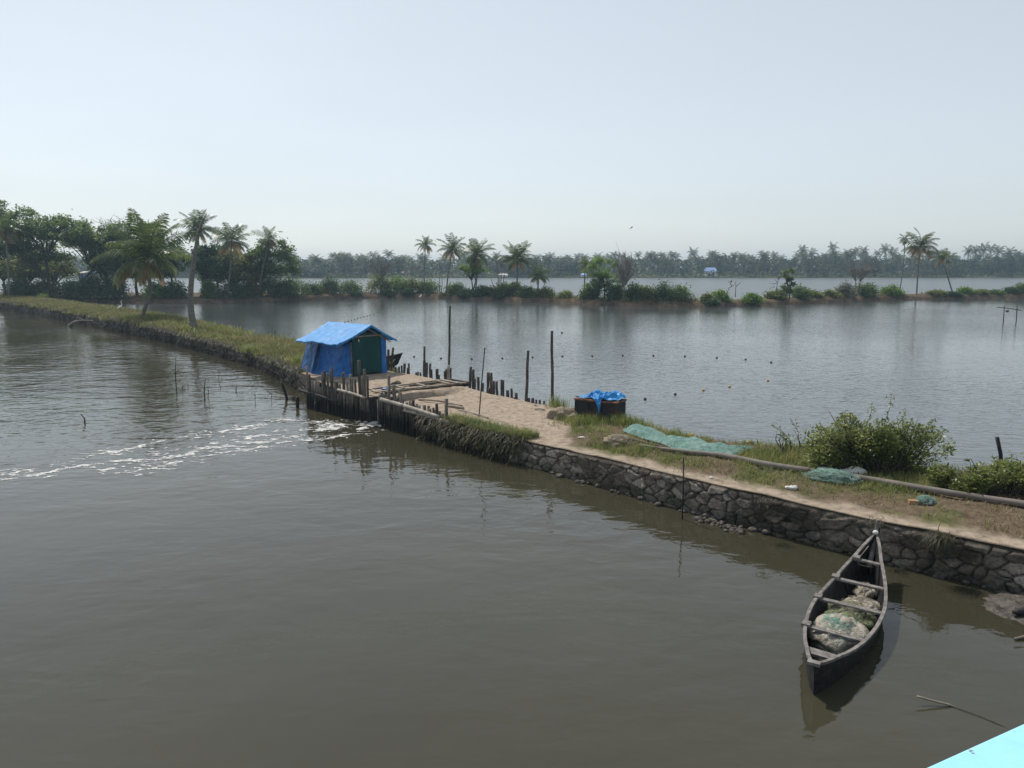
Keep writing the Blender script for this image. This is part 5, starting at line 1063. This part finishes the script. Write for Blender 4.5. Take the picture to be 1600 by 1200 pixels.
# plank frame over the channel
pt = thing('plank_frame', 'weathered plank frame lying across the sandy ground over the sluice channel', 'plank frame', P(660, 604, .9))
def pl(name, u0, v0, u1, v1, w, h=.06, z0=.98, z1=.98, mat='plank'):
    m = MB(); m.beam(P(u0, v0, z0), P(u1, v1, z1), w, h); return obj(name, m, mat, pt, smooth=False)
pl('long_plank', 594, 612, 733, 597.5, .13, .07); pl('long_plank', 583, 607.5, 686, 594, .12, .07)
pl('edge_beam', 596, 614.5, 735, 600, .14, .16, .88, .88, 'post'); pl('edge_beam', 640, 603, 715, 594, .10, .07, .95, .95, 'post')
for (u0, v0, u1, v1, w) in [(617, 602.5, 631, 606.5, .13), (651, 599.5, 664, 603, .13), (683, 595, 703, 600, .14), (690, 593.5, 716, 598.5, .2), (575, 607, 594, 613, .12), (581, 611, 600, 615, .1)]: pl('cross_plank', u0, v0, u1, v1, w, .05, 1.035, 1.035)
pl('cross_plank', 703, 592.5, 733, 597.5, .12, .06, 1.0, 1.0, 'post')
m = MB(); c = P(619, 601, .92); m.blob(tuple(c), .22, .14, .16, .4, 2, 4, 14, 9, flat=-.1); tag(obj('wood_block', m, 'post', origin=c), 'dark lump of wood lying on the plank frame beside the hut', 'wood block')
c = P(603, 608, .95); m = MB(); m.blob(tuple(c), .2, .09, .06, .3, 3, 5, 12, 8); tag(obj('blue_sheet_scrap', m, 'tarpold', origin=c), 'scrap of blue tarpaulin lying in the plank frame', 'tarpaulin scrap')
for lab, u0, v0, u1, v1, r, mt in [('brown pole lying along the ground behind the fence', 654, 625.5, 700, 630, .04, 'plank'), ('pale plank end lying on the sand at the end of the fence', 700, 636, 724, 640, .05, 'plank'), ('second plank end lying on the sand at the end of the fence', 698, 631.5, 722, 636, .04, 'plank'), ('thin pale bamboo strip on top of the shaggy bank', 718, 641, 763, 654, .022, 'bamboo'), ('pale bamboo lying along the row of low posts at the pond edge', 785, 615.5, 837, 634.5, .03, 'bamboo'), ('short pale stick on the ground left of the straw heap', 836, 640, 851, 641, .03, 'bamboo')]:
    a, b = gp(u0, v0, r), gp(u1, v1, r); m = MB(); m.tube(curve([a, a.lerp(b, .5) + Vector((0, 0, .02)), b], 9), r, 7); tag(obj('lying_pole', m, mt, origin=a), lab, 'pole')
# posts along the pond edge
rows_ = [(607, 546, 606, 583, 4), (614, 543, 609, 582, 3.4), (618.5, 574, 617, 583, 2.5), (624, 573, 623, 584, 3), (628, 571, 628, 584, 3), (632, 568, 631, 585, 4), (639, 568, 639, 589, 3), (636.5, 575, 637, 588, 2.6), (650, 582, 650, 590, 3), (653, 581, 653, 591, 3), (657, 582, 657, 592, 3), (661.5, 563, 661, 588, 1.6), (666.5, 566.5, 666, 594, 4.5), (672, 568, 672, 594, 3.6), (674, 577, 675, 594, 4), (683, 576.5, 684, 593, 5), (685.5, 586, 687, 593, 4), (695, 580, 695, 592, 3.4), (697.5, 577, 697.5, 592, 4), (704, 575, 704, 592, 3.6), (736, 573, 732.5, 605, 4.5), (739.5, 577.5, 739.5, 607, 4.5), (742, 591.5, 742, 608, 3.5), (747, 589, 747.5, 611, 4.5), (754.5, 598.5, 754, 612, 4), (763, 582, 761.5, 611, 4.5), (767, 582.5, 768.5, 615, 5), (771, 595, 772, 618, 5), (776, 596, 777.5, 619, 4.4), (765, 606, 765, 614, 5), (784, 593.5, 784, 619, 4.5), (786.5, 594, 786, 618, 3.5), (793, 610, 793, 619, 5), (799, 607, 800, 623, 4), (806, 614, 808, 623, 5), (826, 622, 827, 632, 5), (832, 622, 833, 633, 5), (838, 624.5, 838, 634, 3.5), (843, 625, 843, 635, 4), (850, 626.5, 850, 636, 4)]
for (u, v, bu, bv, w) in rows_:
    b = P(bu, bv, .68); top = atY(u, v, b.y); m = post_mb(b - Vector((0, 0, .7)), top, w / 2 * b.y / F_PX)
    lab = 'short weathered post in the row along the pond edge behind the sluice'
    tag(obj('post', m, 'post', origin=b), lab, 'post', 'posts along the pond edge')
for lab, u, v, bu, bv, w in [('tallest thin pole, beside the right end of the plank frame', 703, 478, 701, 592, 3.4), ('straight dark pole of middle height behind the plank frame', 663, 541, 664, 594, 3.6), ('tall dark bamboo pole, left one of the pair near the steel box', 825, 548, 821.5, 632, 4.6), ('tall bamboo pole, right one of the pair near the steel box', 862, 517, 864, 634, 4.6)]:
    b = P(bu, bv, .68); top = atY(u, v, b.y); m = MB(); k = 12; r = w / 2 * b.y / F_PX
    m.tube([(b - Vector((0, 0, .6))).lerp(top, i / (k - 1)) + Vector((.008 * math.sin(i * 1.3), 0, 0)) for i in range(k)], [r * (1.1 - .25 * i / k) * (1.08 if i % 2 else 1) for i in range(k)], 8); tag(obj('tall_pole', m, 'post', origin=b), lab, 'pole')
b = P(701, 592, .7); m = post_mb(b + Vector((-.02, -.12, -.3)), atY(701, 571, b.y - .12), .075); tag(obj('post', m, 'bamboo', origin=b + Vector((0, -.12, 0))), 'pale post holding the tallest thin pole', 'post')
for lab, u, v, bu, bv, z, r, mt in [('thin stick stuck in the sand between fence and post row', 757.5, 543, 747, 650, .72, .022, 'post'), ('thin iron rod standing in the canal against the stone wall', 1068, 714, 1066, 810, .02, .017, 'rust'), ('slanting black post rising behind the dark shrub at the right edge', 1558, 683, 1568, 735, .1, .055, 'black'), ('short dark peg by the spindly sapling', 1222.5, 698, 1222, 716, .7, .025, 'post')]:
    b = P(bu, bv, z) if z < .6 else gp(bu, bv); top = atY(u, v, b.y); m = MB(); m.tube([b - Vector((0, 0, .4)), b.lerp(top, .5) + Vector((.01, 0, 0)), top], r, 7); tag(obj('stick', m, mt, origin=b), lab, 'stick')

# ------------------------------------------------------------------ steel box, tarpaulin, nets and litter on the bund
bx0, bx1 = P(898, 656, .78), P(961, 664, .78); z0 = .76; bx1.z = bx0.z = z0
e = (bx1 - bx0); e.z = 0; w = e.length; e.normalize(); dp = Vector((-e.y, e.x, 0)); HB = .73
t = thing('steel_box', 'rusty dark steel box on the bund with a crumpled blue tarpaulin on it', 'box', bx0)
m = MB(); m.box(bx0, e * w, dp * .78, Vector((0, 0, HB))); obj('body', m, 'rust', t, smooth=False)
m = MB(); m.box(bx0 - e * .03 - dp * .03 + Vector((0, 0, HB - .005)), e * (w + .06), dp * .84, Vector((0, 0, .05))); obj('lid', m, 'rusttop', t, smooth=False)
for x in (0.0, .33, .66, .985): m = MB(); m.box(bx0 + e * (w * x) - dp * .022, e * .03, dp * .02, Vector((0, 0, HB - .04))); obj('rib', m, 'rust', t, smooth=False)
def crumple(name, lab, c, hx, hy, amp, seed, fn, mat, cat='tarpaulin'):
    A = np.zeros((60, 44, 3))
    for i in range(60):
        for j in range(44):
            a, b = i / 59 * 2 - 1, j / 43 * 2 - 1; q = Vector((a * 3.2 + seed, b * 3.2, seed))
            k = abs(mnoise.noise(q * .8)) * 1.1 + .5 * abs(mnoise.noise(q * 1.7)) + .14 * mnoise.noise(q * 4.3); A[i, j] = tuple(fn(a, b, k * amp))
    m = MB(); m.grid(A); return tag(obj(name, m, mat, origin=c), lab, cat)
bc = bx0 + e * (w * .56) + dp * .4 + Vector((0, 0, HB + .05))
def ctarp(a, b, k):
    r = (1 - .22 * math.sin(a * 5 + b * 2)); x, y = a * .62 * r + .12 * b, b * .44 * (1 + .2 * math.sin(a * 4)); ed = max(abs(a), abs(b)) ** 6
    z = .02 + k * (1 - .55 * ed) + .12 * math.exp(-((a + .45) ** 2 + b * b) * 5) + .16 * math.exp(-((a - .75) ** 2 + (b - .1) ** 2) * 9)
    p = bc + e * x + dp * (y + .02) + Vector((0, 0, z))
    if b < -.1 and .0 < a < .75:                                   # a corner hangs down the front
        f = (-.1 - b) / .9 * (1 - abs((a - .38) / .38)); p += -dp * (.42 * f) ; p.z -= .62 * max(0, f - .22) ** 1.0
        lim = bc - dp * (.47 + .03 * k); 
        dd = (p - lim).dot(-dp); 
        if dd > .03: p -= -dp * (dd - .03)
    return p
crumple('blue_tarpaulin', 'crumpled bright blue tarpaulin lying on the steel box', bc, .7, .5, .24, 6.3, ctarp, 'tarp')
netpile('net_heap', 'pale straw coloured net heap left of the steel box', gp(883, 654, .03), .60, .40, .30, 'straw', 25, 220, 'thread_beige', .3, cat='net')
netpile('net_heap', 'grey beige net heap at the left end of the spread teal net', gp(966, 692, .02), .42, .36, .18, 'straw', 26, 160, 'thread_beige', .1, cat='net')
# spread teal net
topE = [(974, 673), (997, 667), (1021, 673), (1046, 685), (1076, 686), (1101, 693), (1131, 700), (1178, 701)]; botE = [(974, 676), (1004, 687), (1036, 696), (1059, 707), (1089, 711), (1121, 713), (1144, 717), (1172, 704)]
tp, bp2 = curve([gp(u, v, .02) for u, v in topE], 80), curve([gp(u, v, .02) for u, v in botE], 80); A = np.zeros((80, 26, 3))
for i in range(80):
    for j in range(26):
        f = j / 25; p = tp[i].lerp(bp2[i], f); k = abs(mnoise.noise(Vector((f * 5 + i * .03, i * .07, 2)))) + .5 * abs(mnoise.noise(Vector((f * 11, i * .16, 5)))); ed = min(1, 5 * f, 5 * (1 - f), i / 6, (79 - i) / 5)
        S_, T_ = st_of([p.x], [p.y]); gz = float(hgt(S_, T_, np.array([p.x]), np.array([p.y]))[0]); A[i, j] = (p.x, p.y, max(p.z, gz) + .02 + ed * (.04 + .17 * k))
m = MB(); m.grid(A); c = tp[40].lerp(bp2[40], .5); tag(obj('spread_net', m, 'netteal_thin', origin=c), 'long teal fishing net spread out along the pond edge beside the pole', 'fishing net')
b0 = gp(985, 688, .05); b1 = gp(1052, 706, .06); m = MB(); m.tube([b0, b1], .03, 6); tag(obj('lying_pole', m, 'post', origin=b0), 'short dark stick under the left part of the spread teal net', 'pole')
# the long pole along the bund
pts = [gp(u, v, .09) for u, v in [(998, 700), (1060, 709), (1130, 717), (1200, 731), (1280, 743), (1360, 755), (1440, 769), (1520, 782), (1600, 794), (1680, 806)]]
for k in range(1, len(pts) - 1): pts[k].z = max(pts[k].z, .9)
cv = curve(pts, 40); m = MB(); m.tube(cv, [.032 + .042 * min(1, i / 10) for i in range(40)], 9); tag(obj('long_pole', m, 'deadwood', origin=cv[0]), 'very long grey wooden pole lying along the bund beside the path', 'pole')
netpile('net_heap', 'tangled pale teal net heap across the long pole', gp(1300, 748, .02), .55, .38, .17, 'netteal', 21, 150, 'thread_teal', -.5, cat='net')
netpile('net_heap', 'pale teal net tangle behind the long pole by the white sack', gp(1308, 735, .03), .48, .30, .2, 'netteal', 22, 110, 'thread_teal', -.5, cat='net')
netpile('net_heap', 'small teal net tangle beside the clay brick', gp(1446, 785, .02), .20, .16, .10, 'netteal', 23, 60, 'thread_teal', 0, cat='net')
def lump(name, lab, u, v, s, mat, seed, cat, amp=.35):
    c = gp(u, v, s[2] * .3); m = MB(); m.blob(tuple(c), *s, amp, 2.2, seed, 20, 12, flat=-s[2] * .5); tag(obj(name, m, mat, origin=c), lab, cat)
lump('white_sack', 'white plastic sack behind the long pole under the big shrub', 1336, 741, (.30, .17, .15), 'white', 31, 'sack')
lump('white_bag', 'crushed white plastic bag on the dirt beside the path', 1238, 763, (.14, .09, .05), 'white', 32, 'bag', .6)
lump('dark_sandal', 'dark flat sandal lying by the long pole', 1184, 733, (.14, .06, .04), 'black', 33, 'sandal', .1)
lump('shell_scrap', 'pale orange scrap at the right end of the spread teal net', 1158, 719, (.20, .10, .06), 'brick', 34, 'litter', .6)
lump('white_scrap', 'small white scrap on the path edge below the spread net', 1111, 747, (.05, .04, .03), 'white', 35, 'litter')
lump('white_scrap', 'small pale scrap lying in the grass below the steel box', 909, 684, (.10, .05, .03), 'white', 36, 'litter')
lump('white_scrap', 'white scrap on the left bund beside the hut', 450, 563, (.22, .15, .08), 'white', 37, 'litter')
lump('white_scrap', 'pale scrap caught near the pond edge by the spindly sapling', 1268, 707, (.14, .09, .07), 'white', 38, 'litter')
c = gp(1428, 786, .03); m = MB(); m.box(c - Vector((.12, .05, .04)), Vector((.23, -.03, 0)), Vector((.014, .105, 0)), Vector((0, 0, .08))); tag(obj('brick', m, 'brick', origin=c, smooth=False), 'orange clay brick lying in the grass beside the pole', 'brick')
# loose stones and mud at the waterline
rng = np.random.default_rng(77); m = MB()
for k in range(90):
    u = rng.uniform(1085, 1160); c = P(u, 808 + (u - 1085) * .30 + rng.normal() * 3.5, 0); r = rng.uniform(.02, .07); m.blob((c.x, c.y, rng.uniform(-.01, .03)), r * 1.3, r, r * .8, .3, 2, k, 7, 5)
stuff('loose_rubble', m, 'mud', 'muddy rubble scattered at the waterline below the wall', 'rubble')
m = MB()
for k in range(150):
    s = rng.uniform(2, S_W0 - 2); c = Fb(np.array([s]))[0] - nrm(np.array([s]))[0] * rng.uniform(.02, .22); r = rng.uniform(.03, .11); m.blob((c[0], c[1], rng.uniform(-.02, .05)), r * 1.3, r, r * .7, .3, 2, k, 8, 6)
stuff('foot_stones', m, 'mud', 'small wet stones along the foot of the stone wall', 'stones')
A = np.zeros((60, 46, 3)); mc = P(1640, 952, 0)
for i in range(60):
    for j in range(46):
        a, b = i / 59 * 2 - 1, j / 45 * 2 - 1; x, y = mc.x + a * 1.15, mc.y + b * .85; r = math.hypot(a * 1.05, b) + .22 * mnoise.noise(Vector((x * 2.2, y * 2.2, 1)))
        z = .17 * (1 - r) * (1 if r < 1 else 1.5) + .05 * mnoise.noise(Vector((x * 5, y * 5, 3))) + .02 * mnoise.noise(Vector((x * 14, y * 14, 3))); A[i, j] = (x, y, max(z, -.2))
m = MB(); m.grid(A, flip=False); struct('mud_bank', m, 'mud')
a = P(1583, 957, .10); m = MB(); m.tube(curve([a, a + Vector((.25, .01, .02)), a + Vector((.6, -.02, .02))], 8), [.03, .055, .06, .06, .06, .06, .06, .05], 8); tag(obj('driftwood_log', m, 'black', origin=a), 'dark round log end lying on the mud at the right edge', 'log')
a = P(1586, 998, .02); m = MB(); m.tube([a, a + Vector((.4, .07, .05))], .022, 7); tag(obj('stick', m, 'deadwood', origin=a), 'pale stick poking from the water below the mud bank', 'stick')
a, b = P(1433, 1088, .11), P(1490, 1104, .0); m = MB(); m.tube(curve([a, a.lerp(b, .5), b, b + (b - a) * .12 - Vector((0, 0, .1))], 10), [.016] * 10, 6); tag(obj('broken_stick', m, 'plank', origin=a), 'broken stick lying slantwise in the water below the canoe', 'stick')
m = MB(); q = [P(1488, 1103, .012), P(1510, 1111, .012), P(1535, 1120, .012), P(1566, 1134, .004), P(1600, 1150, -.03)]; m.tube(curve(q, 14), .006, 5); tag(obj('mooring_line', m, 'rope', origin=q[0]), 'thin dark line trailing from the broken stick toward the bridge', 'line')
# ------------------------------------------------------------------ things standing in the canal
tw = [((275, 557), (276, 611), .03), ((321, 592), (320, 625), .035), ((324, 604), (325, 620), .018), ((317, 576), (305, 599), .016), ((284.6, 597), (284.6, 612), .013), ((293, 596), (293.5, 602), .012), ((341.5, 572), (341.5, 590), .014), ((336, 583), (336.5, 590), .01), ((345.5, 586), (346, 591), .01), ((344.5, 595), (345, 606), .014), ((366, 581), (372, 590), .014), ((397.5, 585), (404.5, 600), .014), ((390.5, 596), (393, 604), .012), ((406, 593.5), (395, 604), .014), ((397.5, 612), (398.5, 625), .016), ((408, 604), (422, 614.5), .014), ((422, 609), (423.5, 625), .016), ((264, 587), (266, 598), .012), ((288, 580), (280, 596), .012), ((371, 603), (369, 611), .03)]
for k, (a, b, r) in enumerate(tw):
    q = P(*b, 0); p = atY(*a, q.y + rg.uniform(-.4, .6)); m = MB(); md = q.lerp(p, .5) + Vector((rg.uniform(-.06, .06), 0, 0)); m.tube(curve([q - Vector((0, 0, .3)), q, md, p], 10), [r * (1 - .5 * i / 9) for i in range(10)], 5)
    if k % 2 == 0:
        s_ = rg.choice((-1, 1)); m.tube([md, md + Vector((s_ * .16, 0, .14)), md + Vector((s_ * .2, 0, .3))], [r * .6, r * .5, r * .3], 4)
    tag(obj('twig', m, 'black', origin=q), 'thin dead twig sticking out of the canal left of the hut', 'twig', 'twigs standing in the canal')
for lab, a, b, r in [('slanting dark stake in the canal left of the fence', (440, 597), (452.5, 624), .06), ('tiny dark stump in the canal beside the slanting stake', (458, 620), (458.5, 624), .055), ('short upright stump in the canal close to the fence', (464.5, 620), (465, 637), .07), ('dark mooring stump standing in front of the tall palisade', (494, 628), (494, 642), .08)]:
    q = P(*b, 0); p = atY(*a, q.y); m = post_mb(q - Vector((0, 0, .4)), p, r); tag(obj('stake', m, 'black', origin=q), lab, 'stake')
q = P(132.5, 661, 0); m = MB(); m.tube(curve([q - Vector((0, 0, .2)), q, atY(132, 654, q.y), atY(126, 647, q.y)], 10), [.035 - .002 * i for i in range(10)], 5); tag(obj('twig', m, 'black', origin=q), 'single curved twig alone in the open canal at the left', 'twig')
bp3 = P(112, 507, .2); t = thing('fallen_branch', 'bleached fallen branch lying at the foot of the left bund', 'branch', bp3); m = MB()
m.tube(curve([P(108, 509.5, 0), P(116, 503.5, .45), P(128, 501.5, .5), P(147, 502.5, .4), P(165, 509, .0)], 16), [.17 - .006 * i for i in range(16)], 7); obj('limb', m, 'deadwood', t)
for pl_ in [[(120, 489), (117, 493), (128, 498)], [(128, 494), (140, 497), (150, 501)], [(135, 499), (146, 494), (150, 492)], [(150, 503), (160, 501), (167, 505), (163, 509)], [(113, 494), (124, 497), (134, 501)]]:
    m = MB(); m.tube([P(u, v, .5) for u, v in pl_], [.07, .05, .03] + [.02] * (len(pl_) - 3), 5); obj('side_branch', m, 'deadwood', t)
# frame of poles in the pond
q0, q1 = P(1568, 503.5, 0), P(1588, 503.5, 0); t = thing('pole_frame', 'two poles with a crossbar standing in the pond at the right', 'pole frame', q0)
for q, v in ((q0, 478), (q1, 478)): m = MB(); m.tube([q - Vector((0, 0, .5)), atY(800 + (q.x / (q.y * cP + 5 * sP)) * F_PX, v, q.y)], .055, 6); obj('pole', m, 'post', t)
m = MB(); m.tube([atY(1558, 480, q0.y), atY(1578, 482, q0.y), atY(1596, 485, q0.y)], .045, 6); obj('crossbar', m, 'post', t)
c = atY(1574, 486, q0.y); m = MB(); m.blob(tuple(c), .19, .17, .14, .1, 2, 2, 12, 9); tag(obj('hanging_pot', m, 'greywood', origin=c), 'round grey pot hanging from the crossbar in the pond', 'pot')
# net floats
def flt(u, v, mat, lab, r, grp):
    q = P(u, v, 0); m = MB(); m.blob((q.x, q.y, r * .35), r * 1.25, r, r * .9, .12, 2, int(u), 9, 7); tag(obj('float', m, mat, origin=q), lab, 'float', grp)
for k in range(10): flt(539 + k * 5.1 - .02 * k * k, 503.4 - k * 1.5 + (.06 * k * k * .3), 'floatdark', 'dark float in the short slanting line just behind the hut roof', .065, 'floats behind the hut')
for u, v in [(614, 554), (647, 557.5), (689, 560), (737, 561), (785, 560), (832, 558.5), (879, 557), (925.5, 556.6), (973, 556), (1021, 556), (1070, 557), (1120, 559.5), (1165, 562), (1205, 566.5)]: flt(u, v, 'floatdark', 'small dark float in the long line across the middle of the pond', .06, 'floats across the pond')
for u, v in [(1008, 624), (1055, 616.5), (1099, 610), (1140, 604.6), (1200, 595)]: flt(u, v, 'floatdark' if u < 1060 else 'floatyellow', 'dark float in the curved line right of the steel box' if u < 1060 else 'pale yellow float in the curved line right of the steel box', .06, 'floats right of the steel box')
flt(1080, 681.5, 'floatyellow', 'yellow float close behind the middle of the spread teal net', .085, None); flt(1170, 693.5, 'floatyellow', 'yellow float close behind the right end of the spread teal net', .09, None); flt(878, 520, 'floatdark', 'single dark float beside the top of the right bamboo pole', .08, None)
# ------------------------------------------------------------------ birds
def bird(name, lab, foot, s, mat, neck=1.0, lean=0.0, group=None, face=1):
    foot = Vector(foot); t = thing(name, lab, 'bird', foot, group); m = MB(); f = face
    body = curve([foot + Vector((-f * .34, 0, .36)) * s, foot + Vector((-f * .1, 0, .46)) * s, foot + Vector((f * .12, 0, .60)) * s, foot + Vector((f * (.20 + lean), 0, .74 * neck)) * s, foot + Vector((f * .13, 0, .92 * neck)) * s, foot + Vector((f * .24, 0, 1.02 * neck)) * s], 16)
    m.tube(body, [s * r for r in (.02, .06, .10, .125, .135, .13, .105, .075, .05, .04, .034, .03, .03, .032, .04, .03)], 8); obj('body', m, mat, t)
    m = MB(); e = body[-1]; m.tube([e, e + Vector((f * .17, 0, -.03)) * s], [.022 * s, .004 * s], 5); obj('beak', m, 'beak', t)
    for y in (-.04, .04): m = MB(); m.tube([foot + Vector((0, y, .44)) * s, foot + Vector((f * .04, y, .22)) * s, foot + Vector((0, y, 0)) * s], .013 * s, 5); obj('leg', m, 'blackfeather', t)
bird('egret', 'white egret standing on the grass of the left bund', gp(188, 487), 1.0, 'feather', 1.15)
bird('egret', 'tiny white egret at the waterline of the far bank below the slim straight palm', P(657, 467, .15), .9, 'feather')
for k, (u, v) in enumerate([(1330, 426), (1335, 424), (1341, 425), (1347, 423.5), (1353, 424.5), (1359, 425), (1365, 424), (1369, 426), (1332, 431), (1367, 432)]):
    y = my(1338, 2.6); q = atY(u, v, y); bird('cormorant', 'black cormorant perched on top of the whitened leafless tree', q - Vector((0, 0, .2)), .75, 'blackfeather', .95, group='cormorants on the dead tree', face=1 if k % 2 else -1)
y = my(1213, 2.4); bird('cormorant', 'black bird perched alone on the small dead snag', atY(1216.5, 439, y), .7, 'blackfeather', .9)
y = my(1150, 2.6); bird('cormorant', 'dark bird perched on the forked dead snag', atY(1142.5, 443, y), .65, 'blackfeather', .9)
q = atY(986, 356, 120); t = thing('flying_bird', 'tiny pale bird flying in the sky right of the isolated palm', 'bird', q); m = MB(); m.tube([q + Vector((-.3, 0, -.12)), q, q + Vector((.3, 0, .1))], [.02, .09, .02], 6); obj('body', m, 'feather', t)
m = MB(); m.add([tuple(q + Vector(p)) for p in ((-.1, .05, 0), (.14, .05, .05), (.25, .4, .35), (.05, .45, .30), (-.1, -.05, 0), (.14, -.05, .05), (.2, -.5, .2), (.0, -.5, .16))], [(0, 1, 2, 3), (4, 5, 6, 7)]); obj('wings', m, 'feather', t)
# ------------------------------------------------------------------ foam below the gate
rng = np.random.default_rng(8)
fl_ = [([(590, 662), (540, 665), (500, 660), (440, 657), (400, 664), (360, 672), (256, 688), (200, 702), (152, 710), (80, 728), (0, 741), (-90, 752)], .13),
       ([(590, 663), (560, 665), (520, 669), (480, 677), (440, 686), (400, 692), (348, 697), (320, 700), (296, 710), (248, 718), (212, 721), (148, 725), (60, 741), (-80, 764)], .19),
       ([(590, 664), (560, 672), (520, 685), (470, 690), (430, 694), (360, 706), (300, 715), (250, 728), (180, 738)], .09),
       ([(500, 672), (470, 672), (430, 680), (390, 684), (330, 690), (280, 702), (240, 706)], .10)]
du, dv = .038, .034
us = np.arange(-33, -4.3, du); ws = np.arange(19.0, 30.5, dv); Xf, Yf = np.meshgrid(us, ws, indexing='ij')
xw = Xf + .55 * (fbm(Xf * .9, Yf * 1.6, 31, 3) - .5) + .25 * (fbm(Xf * 3, Yf * 4, 35, 2) - .5); yw = Yf + .75 * (fbm(Xf * .8, Yf * 1.5, 41, 4) - .5) + .22 * (fbm(Xf * 3, Yf * 4, 45, 2) - .5)
gate = P(590, 662, 0); dg = np.hypot(Xf - gate.x, Yf - gate.y)
brk = .65 * fbm(Xf * 1.0, Yf * 3.0, 77, 4) + .35 * fbm(Xf * 4.5, Yf * 9, 83, 3); score = np.full(Xf.shape, -9.0); bd = np.full(Xf.shape, 9.0)
for pl_, tk in fl_:
    q = np.array([tuple(P(u, v, 0))[:2] for u, v in pl_]); d = np.full(Xf.shape, 99.)
    for a, b in zip(q[:-1], q[1:]):
        ab = b - a; t_ = np.clip(((xw - a[0]) * ab[0] + (yw - a[1]) * ab[1]) / (ab @ ab), 0, 1); d = np.minimum(d, np.hypot(xw - a[0] - ab[0] * t_, yw - a[1] - ab[1] * t_))
    thick = .50 * tk * (1 + 3.2 * np.exp(-dg / 1.5)) * (1 - .45 * sst(7, 20, dg)); score = np.maximum(score, thick * (1 + 9.0 * (brk - .52)) - d); bd = np.minimum(bd, d)
web = np.abs(fbm(Xf * 1.3, Yf * 3.0, 91, 3) - .5); score = np.maximum(score, np.where((bd < .60 + .4 * np.exp(-dg / 3)) & (brk > .485), .030 - web, -1))
spk = (h01(np.floor(Xf / .10), np.floor(Yf / .09), 5) > .975) & (bd < .9) & (fbm(Xf * .8, Yf * 1.6, 15) > .5)
mask = ((score > 0) | spk)[:-1, :-1]; Ug, Wg = Xf, Yf
zz = .006 + .10 * np.clip(score, 0, .2) + .07 * np.exp(-(dg / 1.0) ** 2) * vn(Ug * 6, Wg * 6, 3)
idx = np.arange(Ug.size).reshape(Ug.shape); F = np.stack([idx[:-1, :-1], idx[1:, :-1], idx[1:, 1:], idx[:-1, 1:]], -1)[mask]
used = np.unique(F); rem = np.full(Ug.size, -1); rem[used] = np.arange(len(used)); Vv = np.stack([Xf.ravel() + .03 * (vn(Ug.ravel() * 9, Wg.ravel() * 9, 1) - .5), Yf.ravel() + .03 * (vn(Ug.ravel() * 9, Wg.ravel() * 9, 2) - .5), zz.ravel()], -1)[used]
m = MB(); m.add(Vv, rem[F]); stuff('foam', m, 'foam', 'white foam streaks drifting left from the sluice gate', 'foam')
# ------------------------------------------------------------------ bridge the picture is taken from
pA, pB = P(1440, 1200, 5.1), P(1600, 1128, 5.1); d = (pB - pA); d.z = 0; d.normalize(); nb = Vector((d.y, -d.x, 0)); nb = nb if nb.y < 0 else -nb
o0 = pA - d * 16; Lb = 30
t = thing('bridge_parapet', 'light cyan painted parapet of the bridge in the lower right corner', 'parapet', pA)
m = MB(); m.box(o0 + nb * .03 + Vector((0, 0, -1.1)), d * Lb, nb * .16, Vector((0, 0, 1.02))); obj('wall', m, 'parapet', t, smooth=False)
m = MB(); m.box(o0 + Vector((0, 0, -.08)), d * Lb, nb * .22, Vector((0, 0, .08))); cp = obj('coping', m, 'parapet', t, smooth=False)
bv = cp.modifiers.new('edge', 'BEVEL'); bv.width = .008; bv.segments = 2
m = MB()
for (u, v, s) in [(1516, 1173, .0045), (1520, 1177, .003), (1584, 1143, .0018)]:
    c = P(u, v, 5.1); g = [(c.x + math.cos(a) * s * (1 + .5 * math.sin(a * 3 + u)), c.y + math.sin(a) * s * .5 * (1 + .4 * math.cos(a * 2 + v)), 5.1012) for a in np.linspace(0, 6.28, 9)[:-1]]; m.add(g, [(0, 1, 2, 3), (0, 3, 4, 5), (0, 5, 6, 7)])
obj('paint_chips', m, 'chip', t)
t = thing('bridge_deck', 'concrete bridge deck under the camera', 'bridge', pA - Vector((0, 0, 1.2))); m = MB(); m.box(o0 + nb * .0 + Vector((0, 0, -1.5)), d * Lb, nb * 5.5, Vector((0, 0, .4))); obj('slab', m, 'concrete', t, smooth=False)
for k in (0, 1, 2): m = MB(); m.box(o0 + d * (2 + 12.5 * k) + nb * .5 + Vector((0, 0, -6.5)), d * .6, nb * 4.5, Vector((0, 0, 5.0))); obj('pier', m, 'concrete', t, smooth=False)

# ------------------------------------------------------------------ haze in the air
hm = bpy.data.meshes.new('haze'); x0, x1, y0, y1, z0, z1 = -1600, 1600, -420, 1650, -2.5, 19.0
hm.from_pydata([(x0, y0, z0), (x1, y0, z0), (x1, y1, z0), (x0, y1, z0), (x0, y0, z1), (x1, y0, z1), (x1, y1, z1), (x0, y1, z1)], [], [(0, 3, 2, 1), (4, 5, 6, 7), (0, 1, 5, 4), (1, 2, 6, 5), (2, 3, 7, 6), (3, 0, 4, 7)])
hz = bpy.data.objects.new('haze', hm); COLL.objects.link(hz); hz['kind'] = 'stuff'; hz['label'] = 'pale haze in the air over the lagoon'; hz['category'] = 'haze'
m, n, l = new_mat('haze_air'); pv = n.new('ShaderNodeVolumePrincipled'); pv.inputs['Color'].default_value = (0.58, 0.80, 1.0, 1); pv.inputs['Density'].default_value = 0.00042; pv.inputs['Anisotropy'].default_value = 0.25
o = n.new('ShaderNodeOutputMaterial'); l.new(pv.outputs[0], o.inputs['Volume']); hm.materials.append(m)
